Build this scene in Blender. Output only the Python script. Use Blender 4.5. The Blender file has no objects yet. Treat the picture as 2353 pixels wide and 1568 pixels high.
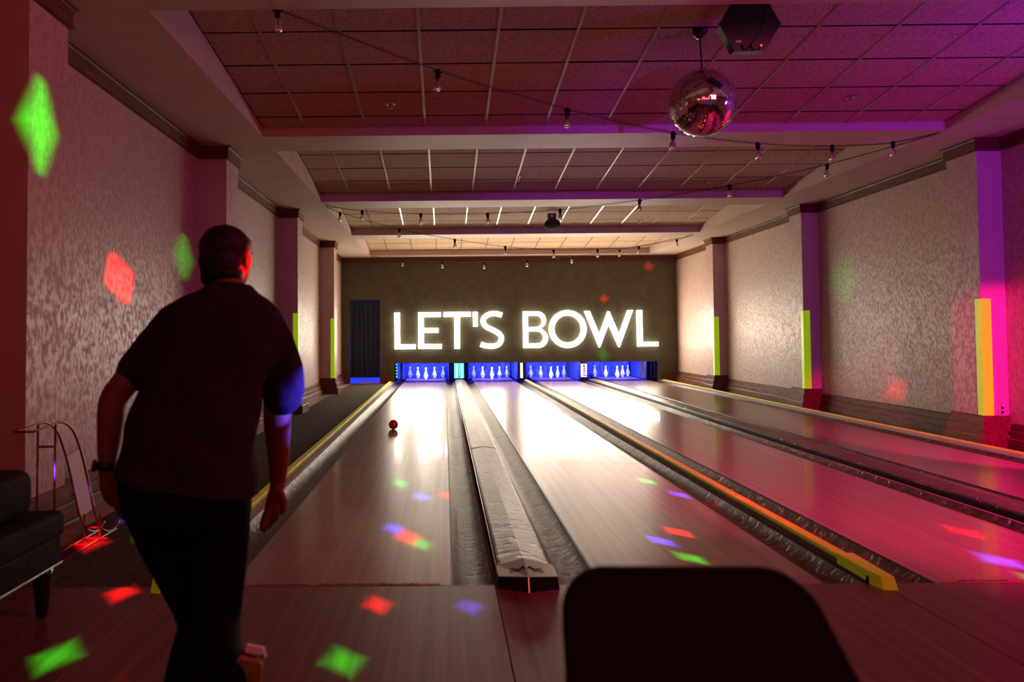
import bpy, bmesh, math, random
from mathutils import Vector, Matrix, noise
R = random.Random(7)
S = bpy.context.scene
COL = S.collection
PI = math.pi

# ------------------------------------------------------------------ camera
cam_d = bpy.data.cameras.new('camera'); cam = bpy.data.objects.new('camera', cam_d); COL.objects.link(cam)
cr = Vector((0.99992511, 0.00898733, -0.00830731)); cu = Vector((0.00862308, -0.03568624, 0.99932584)); cf = Vector((-0.00868481, 0.99932263, 0.03576106))
CP = Vector((-0.02278, -3.9987, 1.19490))
cam.matrix_world = Matrix(((cr.x, cu.x, -cf.x, CP.x), (cr.y, cu.y, -cf.y, CP.y), (cr.z, cu.z, -cf.z, CP.z), (0, 0, 0, 1)))
cam_d.sensor_width = 36; cam_d.lens = 1905.18 / 2353 * 36
cam_d.shift_x = 0.07332; cam_d.shift_y = -0.03513
cam_d.clip_start = 0.05; cam_d.clip_end = 100
cam_d.dof.use_dof = True; cam_d.dof.focus_distance = 13.0; cam_d.dof.aperture_fstop = 3.0
S.camera = cam

# ------------------------------------------------------------------ world, exposure
w = bpy.data.worlds.new('world'); S.world = w; w.use_nodes = True
w.node_tree.nodes['Background'].inputs[0].default_value = (0.02, 0.004, 0.006, 1)
w.node_tree.nodes['Background'].inputs[1].default_value = 0.3
vs = S.view_settings; vs.view_transform = 'Standard'; vs.look = 'None'; vs.gamma = 1; vs.exposure = 0.0; vs.use_curve_mapping = False
cy = S.cycles; cy.use_denoising = True; cy.sample_clamp_indirect = 4; cy.sample_clamp_direct = 0; cy.caustics_reflective = False; cy.caustics_refractive = False
cy.max_bounces = 7; cy.diffuse_bounces = 3; cy.glossy_bounces = 4; cy.transmission_bounces = 6; cy.transparent_max_bounces = 8; cy.blur_glossy = 0.5
try: cy.denoiser = 'OPENIMAGEDENOISE'
except Exception: pass

SIGN_STRENGTH = 58
SIGN_COLOR = (1.0, 0.85, 0.66, 1)

def area(name, loc, target, size, col, power, sy=None, spread=PI):
    l = bpy.data.lights.new(name, 'AREA'); l.energy = power; l.color = col; l.size = size
    if sy: l.shape = 'RECTANGLE'; l.size_y = sy
    l.spread = spread
    o = bpy.data.objects.new(name, l); COL.objects.link(o); o.location = loc
    o.rotation_euler = (Vector(target) - Vector(loc)).to_track_quat('-Z', 'Y').to_euler(); return o
def spot(name, loc, target, deg, blend, col, power, rad=0.03):
    l = bpy.data.lights.new(name, 'SPOT'); l.energy = power; l.color = col; l.spot_size = math.radians(deg); l.spot_blend = blend; l.shadow_soft_size = rad
    o = bpy.data.objects.new(name, l); COL.objects.link(o); o.location = loc
    o.rotation_euler = (Vector(target) - Vector(loc)).to_track_quat('-Z', 'Y').to_euler(); return o

# unseen lights behind and beside the camera: added red fill, then coloured washes
area('rear_red_fill', (1.2, -5.4, 3.0), (0.6, 3.5, 1.2), 3.0, (1, 0.09, 0.12), 22, 1.0)  # added fill for the dim red ambient, no fixture modelled
area('rear_warm_fill', (-2.4, -5.6, 2.6), (-1.5, 5, 2.0), 1.2, (1, 0.16, 0.18), 6, 0.8)  # second unseen fill, added to lift the red ambient
area('side_red_fill', (3.0, -1.2, 3.1), (-2.6, 3.4, 1.3), 1.2, (1, 0.11, 0.20), 42, 0.8)  # added fill that reddens the left wall, no fixture modelled
spot('magenta_wash', (4.7, -4.6, 2.9), (2.9, 2.6, 0.0), 32, 0.9, (1, 0.002, 0.20), 6500, 0.06)
spot('magenta_wash_side', (4.9, 0.6, 2.6), (5.8, 4.6, 0.2), 38, 0.3, (1, 0.0, 0.22), 1900, 0.05)
area('violet_wash', (5.3, 0.6, 2.5), (4.6, 2.6, 3.6), 0.3, (0.25, 0.02, 1), 42)
area('violet_pillar_wash', (4.6, -1.4, 2.3), (5.6, 4.7, 2.8), 0.25, (0.42, 0.0, 1), 7, spread=1.0)
spot('violet_beam', (2.2, -4.6, 0.7), (1.8, 6.7, 3.5), 17, 1.0, (0.28, 0.02, 1), 1000, 0.05)
spot('violet_beam_wall', (4.5, -2.5, 1.6), (5.85, 3.2, 1.0), 22, 1.0, (0.3, 0.02, 1), 300, 0.05)

# ------------------------------------------------------------------ materials
MAT = {}
def nm(name):
    m = bpy.data.materials.new(name); m.use_nodes = True; nt = m.node_tree; MAT[name] = m
    return m, nt, nt.nodes, nt.links, nt.nodes['Principled BSDF']
def setp(b, col=None, rough=None, metal=None, spec=None, coat=None, coatr=None):
    if col is not None: b.inputs['Base Color'].default_value = (*col, 1)
    if rough is not None: b.inputs['Roughness'].default_value = rough
    if metal is not None: b.inputs['Metallic'].default_value = metal
    if spec is not None: b.inputs['Specular IOR Level'].default_value = spec
    if coat is not None: b.inputs['Coat Weight'].default_value = coat
    if coatr is not None: b.inputs['Coat Roughness'].default_value = coatr
def noisy(name, c1, c2, scale, rough, metal=0, stretch=(1, 1, 1), bump=0.0, bscale=None, lo=0.4, hi=0.6, detail=3, spec=0.5, rough2=None, coat=0, coatr=.1, bdist=.01):
    m, nt, N, L, b = nm(name)
    setp(b, c1, rough, metal, spec, coat, coatr)
    tc = N.new('ShaderNodeTexCoord'); mp = N.new('ShaderNodeMapping'); mp.inputs['Scale'].default_value = stretch
    L.new(tc.outputs['Object'], mp.inputs[0])
    nz = N.new('ShaderNodeTexNoise'); nz.inputs['Scale'].default_value = scale; nz.inputs['Detail'].default_value = detail
    L.new(mp.outputs[0], nz.inputs['Vector'])
    cr_ = N.new('ShaderNodeValToRGB'); cr_.color_ramp.elements[0].position = lo; cr_.color_ramp.elements[1].position = hi
    cr_.color_ramp.elements[0].color = (*c1, 1); cr_.color_ramp.elements[1].color = (*c2, 1)
    L.new(nz.outputs['Fac'], cr_.inputs[0]); L.new(cr_.outputs[0], b.inputs['Base Color'])
    if rough2 is not None:
        mr = N.new('ShaderNodeMapRange'); mr.inputs['From Min'].default_value = lo; mr.inputs['From Max'].default_value = hi
        mr.inputs['To Min'].default_value = rough; mr.inputs['To Max'].default_value = rough2
        L.new(nz.outputs['Fac'], mr.inputs['Value']); L.new(mr.outputs[0], b.inputs['Roughness'])
    if bump:
        n2 = N.new('ShaderNodeTexNoise'); n2.inputs['Scale'].default_value = bscale or scale; n2.inputs['Detail'].default_value = 4
        L.new(mp.outputs[0], n2.inputs['Vector'])
        bp = N.new('ShaderNodeBump'); bp.inputs['Strength'].default_value = bump; bp.inputs['Distance'].default_value = bdist
        L.new(n2.outputs['Fac'], bp.inputs['Height']); L.new(bp.outputs[0], b.inputs['Normal'])
    return m
def plain(name, col, rough=.5, metal=0, spec=.5, coat=0):
    m, nt, N, L, b = nm(name); setp(b, col, rough, metal, spec, coat); return m
def emit(name, col, strength):
    m, nt, N, L, b = nm(name); setp(b, col[:3], .5)
    b.inputs['Emission Color'].default_value = (*col[:3], 1); b.inputs['Emission Strength'].default_value = strength; return m

noisy('wallpaper', (.45, .295, .25), (.55, .405, .335), 34, .62, stretch=(1, 1, .6), bump=.12, bscale=110, lo=.44, hi=.57, rough2=.42, detail=5)
noisy('paint', (.56, .42, .34), (.60, .46, .37), 3, .6)
noisy('wall_green', (.085, .080, .045), (.105, .097, .055), 6, .75, bump=.1, bscale=120)
noisy('ceiling_tile', (.20, .11, .065), (.62, .43, .265), 70, .85, lo=.32, hi=.50, detail=4, bump=.35, bscale=90)
plain('grid_bar', (.50, .41, .33), .22, .30)
plain('tile_edge_shade', (.035, .022, .018), .9, spec=.1)  # tile sides coloured dark for the shadow lines between tiles
noisy('dark_wood', (.10, .036, .018), (.19, .078, .036), 7, .5, stretch=(6, .6, 6), lo=.35, hi=.65, spec=.12)
noisy('carpet', (.05, .044, .036), (.13, .115, .09), 55, .95, stretch=(1, 1, 1), lo=.35, hi=.65, bump=.6, bscale=160, detail=5, spec=.1)
noisy('bare_strip', (.34, .22, .14), (.45, .32, .22), 9, .4, stretch=(5, .4, 1))
plain('black', (.006, .006, .007), .5)
plain('black_gloss', (.010, .009, .009), .25)
plain('black_rubber', (.012, .012, .012), .8, spec=.2)
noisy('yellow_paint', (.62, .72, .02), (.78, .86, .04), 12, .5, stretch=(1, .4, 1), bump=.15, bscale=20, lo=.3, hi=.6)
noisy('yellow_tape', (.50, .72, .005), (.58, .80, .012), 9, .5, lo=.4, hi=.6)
noisy('ledge_metal', (.36, .30, .27), (.46, .38, .34), 6, .4, .3, stretch=(4, .3, 1))
noisy('ledge_wood', (.10, .06, .04), (.16, .10, .07), 9, .5, stretch=(6, .3, 6))
plain('pin_white', (.80, .79, .80), .18, coat=.4)
plain('pin_band', (.12, .11, .13), .5)
plain('pin_rubber', (.55, .54, .62), .55)
noisy('ball_red', (.33, .012, .008), (.55, .05, .02), 14, .15, coat=.6, lo=.35, hi=.7)
plain('mirror', (.92, .92, .93), .03, 1.0)
plain('chrome', (.75, .75, .76), .14, 1.0)
plain('steel', (.40, .38, .36), .3, .9)
noisy('curtain_dark', (.012, .016, .05), (.022, .034, .085), 90, .8, lo=.48, hi=.53, detail=1)
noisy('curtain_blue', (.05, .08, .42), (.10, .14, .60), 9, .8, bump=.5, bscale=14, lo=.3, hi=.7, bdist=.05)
plain('panel_white', (.75, .78, .85), .4)
plain('panel_dark', (.02, .02, .025), .5)
plain('device_black', (.018, .019, .017), .45)
plain('red_lit_box_wire', (.45, .01, .01), .5)  # red light put into the ceiling box colour; also the red wire
plain('sticker', (.55, .50, .55), .6)
plain('orange_tape', (.36, .15, .04), .6)
noisy('leather', (.010, .004, .003), (.017, .007, .005), 9, .75, bump=.3, bscale=60, lo=.35, hi=.65, spec=.06)
plain('piping', (.16, .12, .10), .4)
plain('red_steel', (.30, .03, .03), .35, .2)
plain('board_pale', (.55, .42, .40), .6)
noisy('shirt', (.020, .014, .015), (.030, .020, .022), 25, .95, bump=.3, bscale=12, spec=.15)
noisy('jeans', (.004, .004, .005), (.007, .007, .008), 40, .95, spec=.08)
noisy('skin', (.17, .07, .035), (.21, .09, .05), 12, .6, spec=.3)
noisy('hair', (.006, .004, .003), (.020, .011, .008), 60, .55, stretch=(1, 1, .3), bump=.8, bscale=70, spec=.3)
plain('watch_black', (.006, .006, .006), .4)
plain('shoe_white', (.65, .62, .55), .5); plain('shoe_blue', (.02, .03, .16), .5); plain('shoe_tan', (.35, .27, .06), .5); plain('shoe_red', (.5, .03, .02), .5)
noisy('chair_shell', (.013, .010, .009), (.018, .013, .011), 6, .65, spec=.15)
plain('chair_edge', (.09, .055, .045), .5)
plain('outlet', (.6, .5, .5), .5)
emit('cyan_glow', (.10, .85, 1.0), 1.6)
emit('strip_glow', (.72, .74, 1.0), 2.2)
emit('red_led', (1, .03, .02), 9)
emit('pink_glow', (1.0, .70, .82), 1.3)

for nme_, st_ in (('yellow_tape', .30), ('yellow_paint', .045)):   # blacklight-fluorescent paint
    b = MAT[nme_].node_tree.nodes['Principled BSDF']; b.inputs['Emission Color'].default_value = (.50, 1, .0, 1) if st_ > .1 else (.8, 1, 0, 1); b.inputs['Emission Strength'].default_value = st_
# lane wood, streaks along the lane
def lane_mat(name, c1, c2, rough, coat):
    m, nt, N, L, b = nm(name); setp(b, c1, rough, 0, .16, coat, .055)
    tc = N.new('ShaderNodeTexCoord'); mp = N.new('ShaderNodeMapping'); mp.inputs['Scale'].default_value = (26, .35, 1)
    L.new(tc.outputs['Object'], mp.inputs[0])
    n1 = N.new('ShaderNodeTexNoise'); n1.inputs['Scale'].default_value = 1.0; n1.inputs['Detail'].default_value = 3; L.new(mp.outputs[0], n1.inputs['Vector'])
    n2 = N.new('ShaderNodeTexNoise'); n2.inputs['Scale'].default_value = 70; n2.inputs['Detail'].default_value = 3; L.new(tc.outputs['Object'], n2.inputs['Vector'])
    mx = N.new('ShaderNodeMath'); mx.operation = 'MULTIPLY_ADD'; mx.inputs[1].default_value = .25
    L.new(n2.outputs['Fac'], mx.inputs[0]); L.new(n1.outputs['Fac'], mx.inputs[2])
    r = N.new('ShaderNodeValToRGB'); r.color_ramp.elements[0].position = .46; r.color_ramp.elements[1].position = .82
    r.color_ramp.elements[0].color = (*c1, 1); r.color_ramp.elements[1].color = (*c2, 1)
    L.new(mx.outputs[0], r.inputs[0]); L.new(r.outputs[0], b.inputs['Base Color'])
    n3 = N.new('ShaderNodeTexNoise'); n3.inputs['Scale'].default_value = 1; n3.inputs['Detail'].default_value = 4
    mp3 = N.new('ShaderNodeMapping'); mp3.inputs['Scale'].default_value = (3, 40, 1); L.new(tc.outputs['Object'], mp3.inputs[0]); L.new(mp3.outputs[0], n3.inputs['Vector'])
    bp = N.new('ShaderNodeBump'); bp.inputs['Strength'].default_value = .02; bp.inputs['Distance'].default_value = .003
    L.new(n3.outputs['Fac'], bp.inputs['Height']); L.new(bp.outputs[0], b.inputs['Normal'])
    return m
lane_mat('lane_wood', (.21, .132, .107), (.315, .205, .168), .31, .16)
lane_mat('approach_wood', (.12, .055, .045), (.20, .10, .08), .42, .08)
# battered sheet metal: bumps squeezed along the lane
def dented(name, col, rough, metal, st, col2=None):
    m, nt, N, L, b = nm(name); setp(b, col, rough, metal, .15)
    tc = N.new('ShaderNodeTexCoord'); mp = N.new('ShaderNodeMapping'); mp.inputs['Scale'].default_value = (13, 19, 13); L.new(tc.outputs['Object'], mp.inputs[0])
    n1 = N.new('ShaderNodeTexNoise'); n1.inputs['Scale'].default_value = 1.0; n1.inputs['Detail'].default_value = 3; n1.inputs['Distortion'].default_value = .8
    mr_ = N.new('ShaderNodeMapRange'); mr_.interpolation_type = 'SMOOTHSTEP'; mr_.inputs['From Min'].default_value = .50; mr_.inputs['From Max'].default_value = .74; L.new(n1.outputs['Fac'], mr_.inputs['Value'])
    L.new(mp.outputs[0], n1.inputs['Vector'])
    bp = N.new('ShaderNodeBump'); bp.inputs['Strength'].default_value = st; bp.inputs['Distance'].default_value = .012; bp.invert = True
    L.new(mr_.outputs[0], bp.inputs['Height']); L.new(bp.outputs[0], b.inputs['Normal'])
    r = N.new('ShaderNodeValToRGB'); r.color_ramp.elements[0].position = .35; r.color_ramp.elements[1].position = .62
    c2 = col2 or tuple(c * 1.25 for c in col)
    r.color_ramp.elements[0].color = (*col, 1); r.color_ramp.elements[1].color = (*c2, 1)
    L.new(n1.outputs['Fac'], r.inputs[0]); L.new(r.outputs[0], b.inputs['Base Color'])
dented('gutter_skin', (.042, .030, .018), .44, .2, .45, (.10, .074, .044))
dented('cap_skin', (.105, .082, .066), .38, .3, .6, (.165, .132, .108))
# clear bulb glass
m, nt, N, L, b = nm('bulb_glass'); setp(b, (1, .97, 1), .02); b.inputs['Transmission Weight'].default_value = 1; b.inputs['IOR'].default_value = 1.45
plain('filament', (.5, .3, .5), .3, .8)
m, nt, N, L, b = nm('letter_glow'); setp(b, (1, 1, 1), .5)
b.inputs['Emission Color'].default_value = SIGN_COLOR; b.inputs['Emission Strength'].default_value = SIGN_STRENGTH

emit('letter_side', (1, .90, .76), 4)
# ------------------------------------------------------------------ mesh helpers
class MB:
    def __init__(s): s.v = []; s.f = []; s.m = []; s.cur = 0
    def add(s, vs, fs, mi=None):
        o = len(s.v); s.v += [tuple(v) for v in vs]; s.f += [tuple(i + o for i in f) for f in fs]; s.m += [s.cur if mi is None else mi] * len(fs)
    def box(s, a, b, mi=None, rot=None, piv=None):
        x0, y0, z0 = a; x1, y1, z1 = b
        vs = [(x0, y0, z0), (x1, y0, z0), (x1, y1, z0), (x0, y1, z0), (x0, y0, z1), (x1, y0, z1), (x1, y1, z1), (x0, y1, z1)]
        if rot is not None:
            p = Vector(piv); vs = [tuple(rot @ (Vector(v) - p) + p) for v in vs]
        s.add(vs, [(0, 3, 2, 1), (4, 5, 6, 7), (0, 1, 5, 4), (1, 2, 6, 5), (2, 3, 7, 6), (3, 0, 4, 7)], mi)
    def extrude_y(s, prof, y0, y1, mi=None, ny=1, jit=None):
        n = len(prof); vs = []
        for j in range(ny + 1):
            y = y0 + (y1 - y0) * j / ny
            for (x, z) in prof:
                dz = jit(x, y) if jit else 0
                vs.append((x, y, z + dz))
        fs = []
        for j in range(ny):
            for i in range(n):
                a = j * n + i; b2 = j * n + (i + 1) % n
                fs.append((a, b2, b2 + n, a + n))
        fs.append(tuple(range(n - 1, -1, -1))); fs.append(tuple(ny * n + i for i in range(n)))
        s.add(vs, fs, mi)
    def tube(s, pts, rad, n=8, mi=None, sq=1.0):
        P = [Vector(p) for p in pts]; k = len(P); rr = rad if isinstance(rad, (list, tuple)) else [rad] * k
        T = []
        for i in range(k): T.append((P[min(i + 1, k - 1)] - P[max(i - 1, 0)]).normalized())
        up = Vector((0, 1, 0)) if abs(T[0].y) < .9 else Vector((1, 0, 0))
        nrm = (up - T[0] * up.dot(T[0])).normalized(); vs = []
        for i in range(k):
            nrm = (nrm - T[i] * nrm.dot(T[i])).normalized(); bn = T[i].cross(nrm)
            for j in range(n):
                a = 2 * PI * j / n; vs.append(tuple(P[i] + (nrm * math.cos(a) * sq + bn * math.sin(a)) * rr[i]))
        fs = [(i * n + j, i * n + (j + 1) % n, (i + 1) * n + (j + 1) % n, (i + 1) * n + j) for i in range(k - 1) for j in range(n)]
        fs.append(tuple(range(n - 1, -1, -1))); fs.append(tuple((k - 1) * n + j for j in range(n)))
        s.add(vs, fs, mi)
    def lathe(s, prof, c=(0, 0, 0), n=16, mi=None, mat=None):
        vs = []; k = len(prof)
        for (r, z) in prof:
            for j in range(n):
                a = 2 * PI * j / n; v = Vector((r * math.cos(a), r * math.sin(a), z))
                if mat is not None: v = mat @ v
                vs.append((v.x + c[0], v.y + c[1], v.z + c[2]))
        fs = [(i * n + j, i * n + (j + 1) % n, (i + 1) * n + (j + 1) % n, (i + 1) * n + j) for i in range(k - 1) for j in range(n)]
        fs.append(tuple(range(n - 1, -1, -1))); fs.append(tuple((k - 1) * n + j for j in range(n)))
        s.add(vs, fs, mi)
    def sphere(s, c, rx, ry, rz, n=16, mi=None, mat=None):
        prof = [(max(.0008, math.cos(t)), math.sin(t)) for t in [-PI / 2 + PI * i / n for i in range(n + 1)]]
        M = Matrix.Diagonal((rx, ry, rz))
        if mat is not None: M = mat @ M
        s.lathe(prof, c, n * 2, mi, M)
    def mesh(s, name, mats, smooth=False):
        me = bpy.data.meshes.new(name); me.from_pydata(s.v, [], s.f)
        for m_ in mats: me.materials.append(MAT[m_])
        me.polygons.foreach_set('material_index', s.m)
        if smooth: me.polygons.foreach_set('use_smooth', [True] * len(s.f))
        me.update(); return me
    def build(s, name, mats, parent=None, smooth=False, loc=None, recalc=True):
        if isinstance(mats, str): mats = [mats]
        me = s.mesh(name, mats, smooth)
        if recalc:
            b = bmesh.new(); b.from_mesh(me); bmesh.ops.recalc_face_normals(b, faces=b.faces); b.to_mesh(me); b.free()
        return link(name, me, parent, loc)
def link(name, me, parent=None, loc=None):
    o = bpy.data.objects.new(name, me); COL.objects.link(o)
    if loc is not None: o.location = loc
    if parent is not None: o.parent = parent
    return o
def sharp(o, ang=35):
    me = o.data; me.polygons.foreach_set('use_smooth', [True] * len(me.polygons))
    b = bmesh.new(); b.from_mesh(me); a = math.radians(ang)
    for e in b.edges:
        if len(e.link_faces) == 2 and e.calc_face_angle(0) > a: e.smooth = False
    b.to_mesh(me); b.free(); return o
def tag(o, label, cat, group=None, kind=None):
    o['label'] = label; o['category'] = cat
    if group: o['group'] = group
    if kind: o['kind'] = kind
    return o
def empty(name, loc, label, cat, group=None, kind=None, rz=0):
    o = bpy.data.objects.new(name, None); COL.objects.link(o); o.location = loc; o.rotation_euler.z = rz; o.empty_display_size = .1
    return tag(o, label, cat, group, kind)
def bevel(o, w_, seg=2, ang=40):
    b = bmesh.new(); b.from_mesh(o.data)
    es = [e for e in b.edges if len(e.link_faces) == 2 and e.calc_face_angle(0) > math.radians(ang)]
    bmesh.ops.bevel(b, geom=es, offset=w_, segments=seg, profile=.6, affect='EDGES'); b.to_mesh(o.data); b.free(); return o
def ab(mb):  # shorthand
    return mb
def evaluated(o):
    dg = bpy.context.evaluated_depsgraph_get(); ev = o.evaluated_get(dg); me = bpy.data.meshes.new_from_object(ev, depsgraph=dg); return me
def remeshed(mb, name, mats, voxel, smooth_it, parent):
    me = mb.mesh(name, mats)
    b = bmesh.new(); b.from_mesh(me); bmesh.ops.recalc_face_normals(b, faces=b.faces); b.to_mesh(me); b.free()
    o = link(name, me)
    md = o.modifiers.new('r', 'REMESH'); md.mode = 'VOXEL'; md.voxel_size = voxel; md.use_smooth_shade = True
    if smooth_it:
        ms = o.modifiers.new('s', 'SMOOTH'); ms.factor = .5; ms.iterations = smooth_it
    me2 = evaluated(o); me2.name = name; o.modifiers.clear(); o.data = me2; bpy.data.meshes.remove(me)
    me2.polygons.foreach_set('use_smooth', [True] * len(me2.polygons))
    if not me2.materials: me2.materials.append(MAT[mats[0]])
    if parent is not None: o.parent = parent
    return o

# ------------------------------------------------------------------ dimensions
def zs(y): return 3.25 - .0045 * y
XL, XR, PL, PR = -2.64, 5.89, -2.34, 5.63
WY = 17.1
CZ = -.03                      # carpet level, lanes are at 0
SL, SR = -1.86, 5.08           # soffit edges
BEAMS = [(.46, 1.13), (4.39, 5.04), (8.42, 9.09), (12.5, 13.1), (16.58, WY)]
PIL = [(.58, 1.06), (4.8, 5.3), (9.1, 9.55), (13.43, 13.88)]
LANES = [(-1.054, 0), (.715, 1.769), (2.297, 3.351), (4.066, 5.12)]
LN = ['leftmost', 'second from left', 'third from left', 'rightmost']

# ------------------------------------------------------------------ walls
mb = MB(); mb.box((XL - .12, .58, CZ - .1), (XL, WY, 3.3)); mb.box((-4.1, -7, CZ - .1), (-4.0, .6, 3.3))
tag(mb.build('wall_left', 'wallpaper'), 'mauve sponged wallpaper wall along the left side of the lanes', 'wall', kind='structure')
mb = MB(); mb.box((XR, -7, CZ - .1), (XR + .12, WY, 3.3))
tag(mb.build('wall_right', 'wallpaper'), 'sponged wallpaper wall along the right side of the lanes', 'wall', kind='structure')
mb = MB(); mb.box((-4.1, -7.1, -.1), (6, -7, 3.3))
tag(mb.build('wall_back', 'paint'), 'plain painted wall behind the approach', 'wall', kind='structure')
# far wall with the door opening and the pin-deck opening
mb = MB()
OX0, OX1, OZ = -1.302, 5.375, .475
DX0, DX1, DZ = -2.43, -1.66, 2.10
for a, b_ in [((XL - .1, DZ), (OX0, 3.3)), ((XL - .1, CZ - .1), (DX0, DZ)), ((DX1, CZ - .1), (OX0, DZ)), ((OX0, OZ), (OX1, 3.3)), ((OX1, CZ - .1), (XR + .1, 3.3))]:
    mb.box((a[0], WY, a[1]), (b_[0], WY + .1, b_[1]))
wf = tag(mb.build('wall_far', 'wall_green'), 'dark olive painted end wall behind the illuminated letters', 'wall', kind='structure')
mb = MB(); fy = WY - .018
mb.box((-1.42, fy, OZ), (5.486, WY - .002, .608)); mb.box((-1.42, fy, 0.0), (OX0, WY - .002, OZ)); mb.box((OX1, fy, 0.0), (5.486, WY - .002, OZ))
tag(mb.build('mask_panel', 'wall_green'), 'dark olive boxed panel framing the long pin opening in the end wall', 'panel', kind='structure')
# pillars
def pillar(side, i, y0, y1, xa=None):
    mb = MB()
    x0, x1 = (xa if xa is not None else (XL - .05), PL) if side < 0 else (PR, XR + .05)
    z0, z1 = CZ - .05, 3.3
    vs = [(x0, y0, z0), (x1, y0, z0), (x1, y1, z0), (x0, y1, z0), (x0, y0, z1), (x1, y0, z1), (x1, y1, z1), (x0, y1, z1)]
    mb.add(vs, [(0, 1, 5, 4), (2, 3, 7, 6), (0, 3, 2, 1), (4, 5, 6, 7)], 0)
    mb.add(vs, [(1, 2, 6, 5), (3, 0, 4, 7)], 1)
    o = mb.build('pillar', ['paint', 'wallpaper'])
    nth = ['nearest', 'second', 'third', 'farthest'][i]
    return tag(o, '%s wall pillar on the %s side, plain front face and wallpapered side' % (nth, 'left' if side < 0 else 'right'), 'pillar', kind='structure')
for i, (a, b_) in enumerate(PIL):
    pillar(-1, i, a, b_, -4.05 if i == 0 else None)
    if i: pillar(1, i, a - (.02 if i == 1 else 0), b_)

# soffits and beams
def zbox(mb, x0, x1, y0, y1, ztop):
    za, zb = zs(y0), zs(y1)
    vs = [(x0, y0, za), (x1, y0, za), (x1, y1, zb), (x0, y1, zb), (x0, y0, ztop), (x1, y0, ztop), (x1, y1, ztop), (x0, y1, ztop)]
    mb.add(vs, [(0, 3, 2, 1), (4, 5, 6, 7), (0, 1, 5, 4), (1, 2, 6, 5), (2, 3, 7, 6), (3, 0, 4, 7)])
mb = MB(); zbox(mb, -4.1, SL, -7, WY, 3.95); tag(mb.build('soffit', 'paint'), 'painted ceiling soffit running down the left side', 'soffit', kind='structure')
mb = MB(); zbox(mb, SR, XR + .1, -7, WY, 3.95); tag(mb.build('soffit', 'paint'), 'painted ceiling soffit running down the right side', 'soffit', kind='structure')
bl = ['nearest ceiling beam, cut by the top of the picture', 'second ceiling beam, behind the mirror ball', 'third ceiling beam across the hall', 'fourth ceiling beam, behind the small ceiling projector', 'last ceiling band against the olive end wall']
for i, (a, b_) in enumerate(BEAMS):
    mb = MB(); zbox(mb, SL, SR, a, b_, 3.95); tag(mb.build('beam', 'paint'), 'painted ' + bl[i], 'beam', kind='structure')
# ceilings: sloping tiled bays
def ceil_mesh_bay(idx, y0, y1):
    zb = 3.325; sl = .098
    f = lambda y: zb - sl * (y - y1)
    o = empty('ceiling', (0, y1, zb), 'speckled tile ceiling of the %s bay' % ['first', 'second', 'third', 'last'][idx] if idx else 'speckled tile ceiling of the nearest bay, around the mirror ball', 'ceiling', kind='structure')
    mb = MB(); zz = .012
    vs = [(SL, y0 - y1, f(y0) - zb + zz), (SR, y0 - y1, f(y0) - zb + zz), (SR, 0, zz), (SL, 0, zz)]
    vs += [(x, y, z + .03) for x, y, z in vs]
    mb.add(vs, [(0, 3, 2, 1), (4, 5, 6, 7), (0, 1, 5, 4), (1, 2, 6, 5), (2, 3, 7, 6), (3, 0, 4, 7)])
    mb.build('tile_backing', 'black', o)
    gx = [-.198 + .6096 * k for k in range(-2, 9)]; xs = [SL] + [g for g in gx if SL + .03 < g < SR - .03] + [SR]
    first = [2.271, 6.501, 11.253 - .6, 14.0][idx]
    gy = [first - .6 * 8 + .6 * k for k in range(0, 20)]; ys = [y0] + [g for g in gy if y0 + .04 < g < y1 - .04] + [y1]
    cache = {}
    for j in range(len(ys) - 1):
        for i in range(len(xs) - 1):
            w_, d_ = xs[i + 1] - xs[i], ys[j + 1] - ys[j]; key = (round(w_, 3), round(d_, 3))
            if key not in cache:
                t = MB(); g = .012; e = .006
                hw, hd = w_ / 2 - g, d_ / 2 - g
                def q(x, y, z): return (x, y, z - sl * y)
                vs = [q(-hw, -hd, -.008), q(hw, -hd, -.008), q(hw, hd, -.008), q(-hw, hd, -.008), q(-hw, -hd, .010), q(hw, -hd, .010), q(hw, hd, .010), q(-hw, hd, .010)]
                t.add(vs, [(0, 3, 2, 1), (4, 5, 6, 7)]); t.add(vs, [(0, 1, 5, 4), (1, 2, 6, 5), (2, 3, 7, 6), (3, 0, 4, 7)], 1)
                cache[key] = t.mesh('ceiling_tile', ['ceiling_tile', 'tile_edge_shade'])
            cxm, cym = (xs[i] + xs[i + 1]) / 2, (ys[j] + ys[j + 1]) / 2
            tl = link('ceiling_tile', cache[key], o, (cxm, cym - y1, f(cym) - zb + R.uniform(-.0015, .0015)))
            tl.rotation_euler.x = R.uniform(-.002, .002)
    for x in xs[1:-1]:
        t = MB(); h = .014
        vs = [(x - .012, y0 - y1, f(y0) - zb - h), (x + .012, y0 - y1, f(y0) - zb - h), (x + .012, 0, -h), (x - .012, 0, -h)]
        vs += [(a, b2, c + .016) for a, b2, c in vs]
        t.add(vs, [(0, 3, 2, 1), (4, 5, 6, 7), (0, 1, 5, 4), (1, 2, 6, 5), (2, 3, 7, 6), (3, 0, 4, 7)]); t.build('grid_bar', 'grid_bar', o)
for i in range(4): ceil_mesh_bay(i, BEAMS[i][1], BEAMS[i + 1][0])
mb = MB(); mb.box((SL, -7, 3.6), (SR, .46, 3.65)); tag(mb.build('ceiling', 'ceiling_tile'), 'speckled ceiling above the viewer, in front of the nearest beam', 'ceiling', kind='structure')

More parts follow.
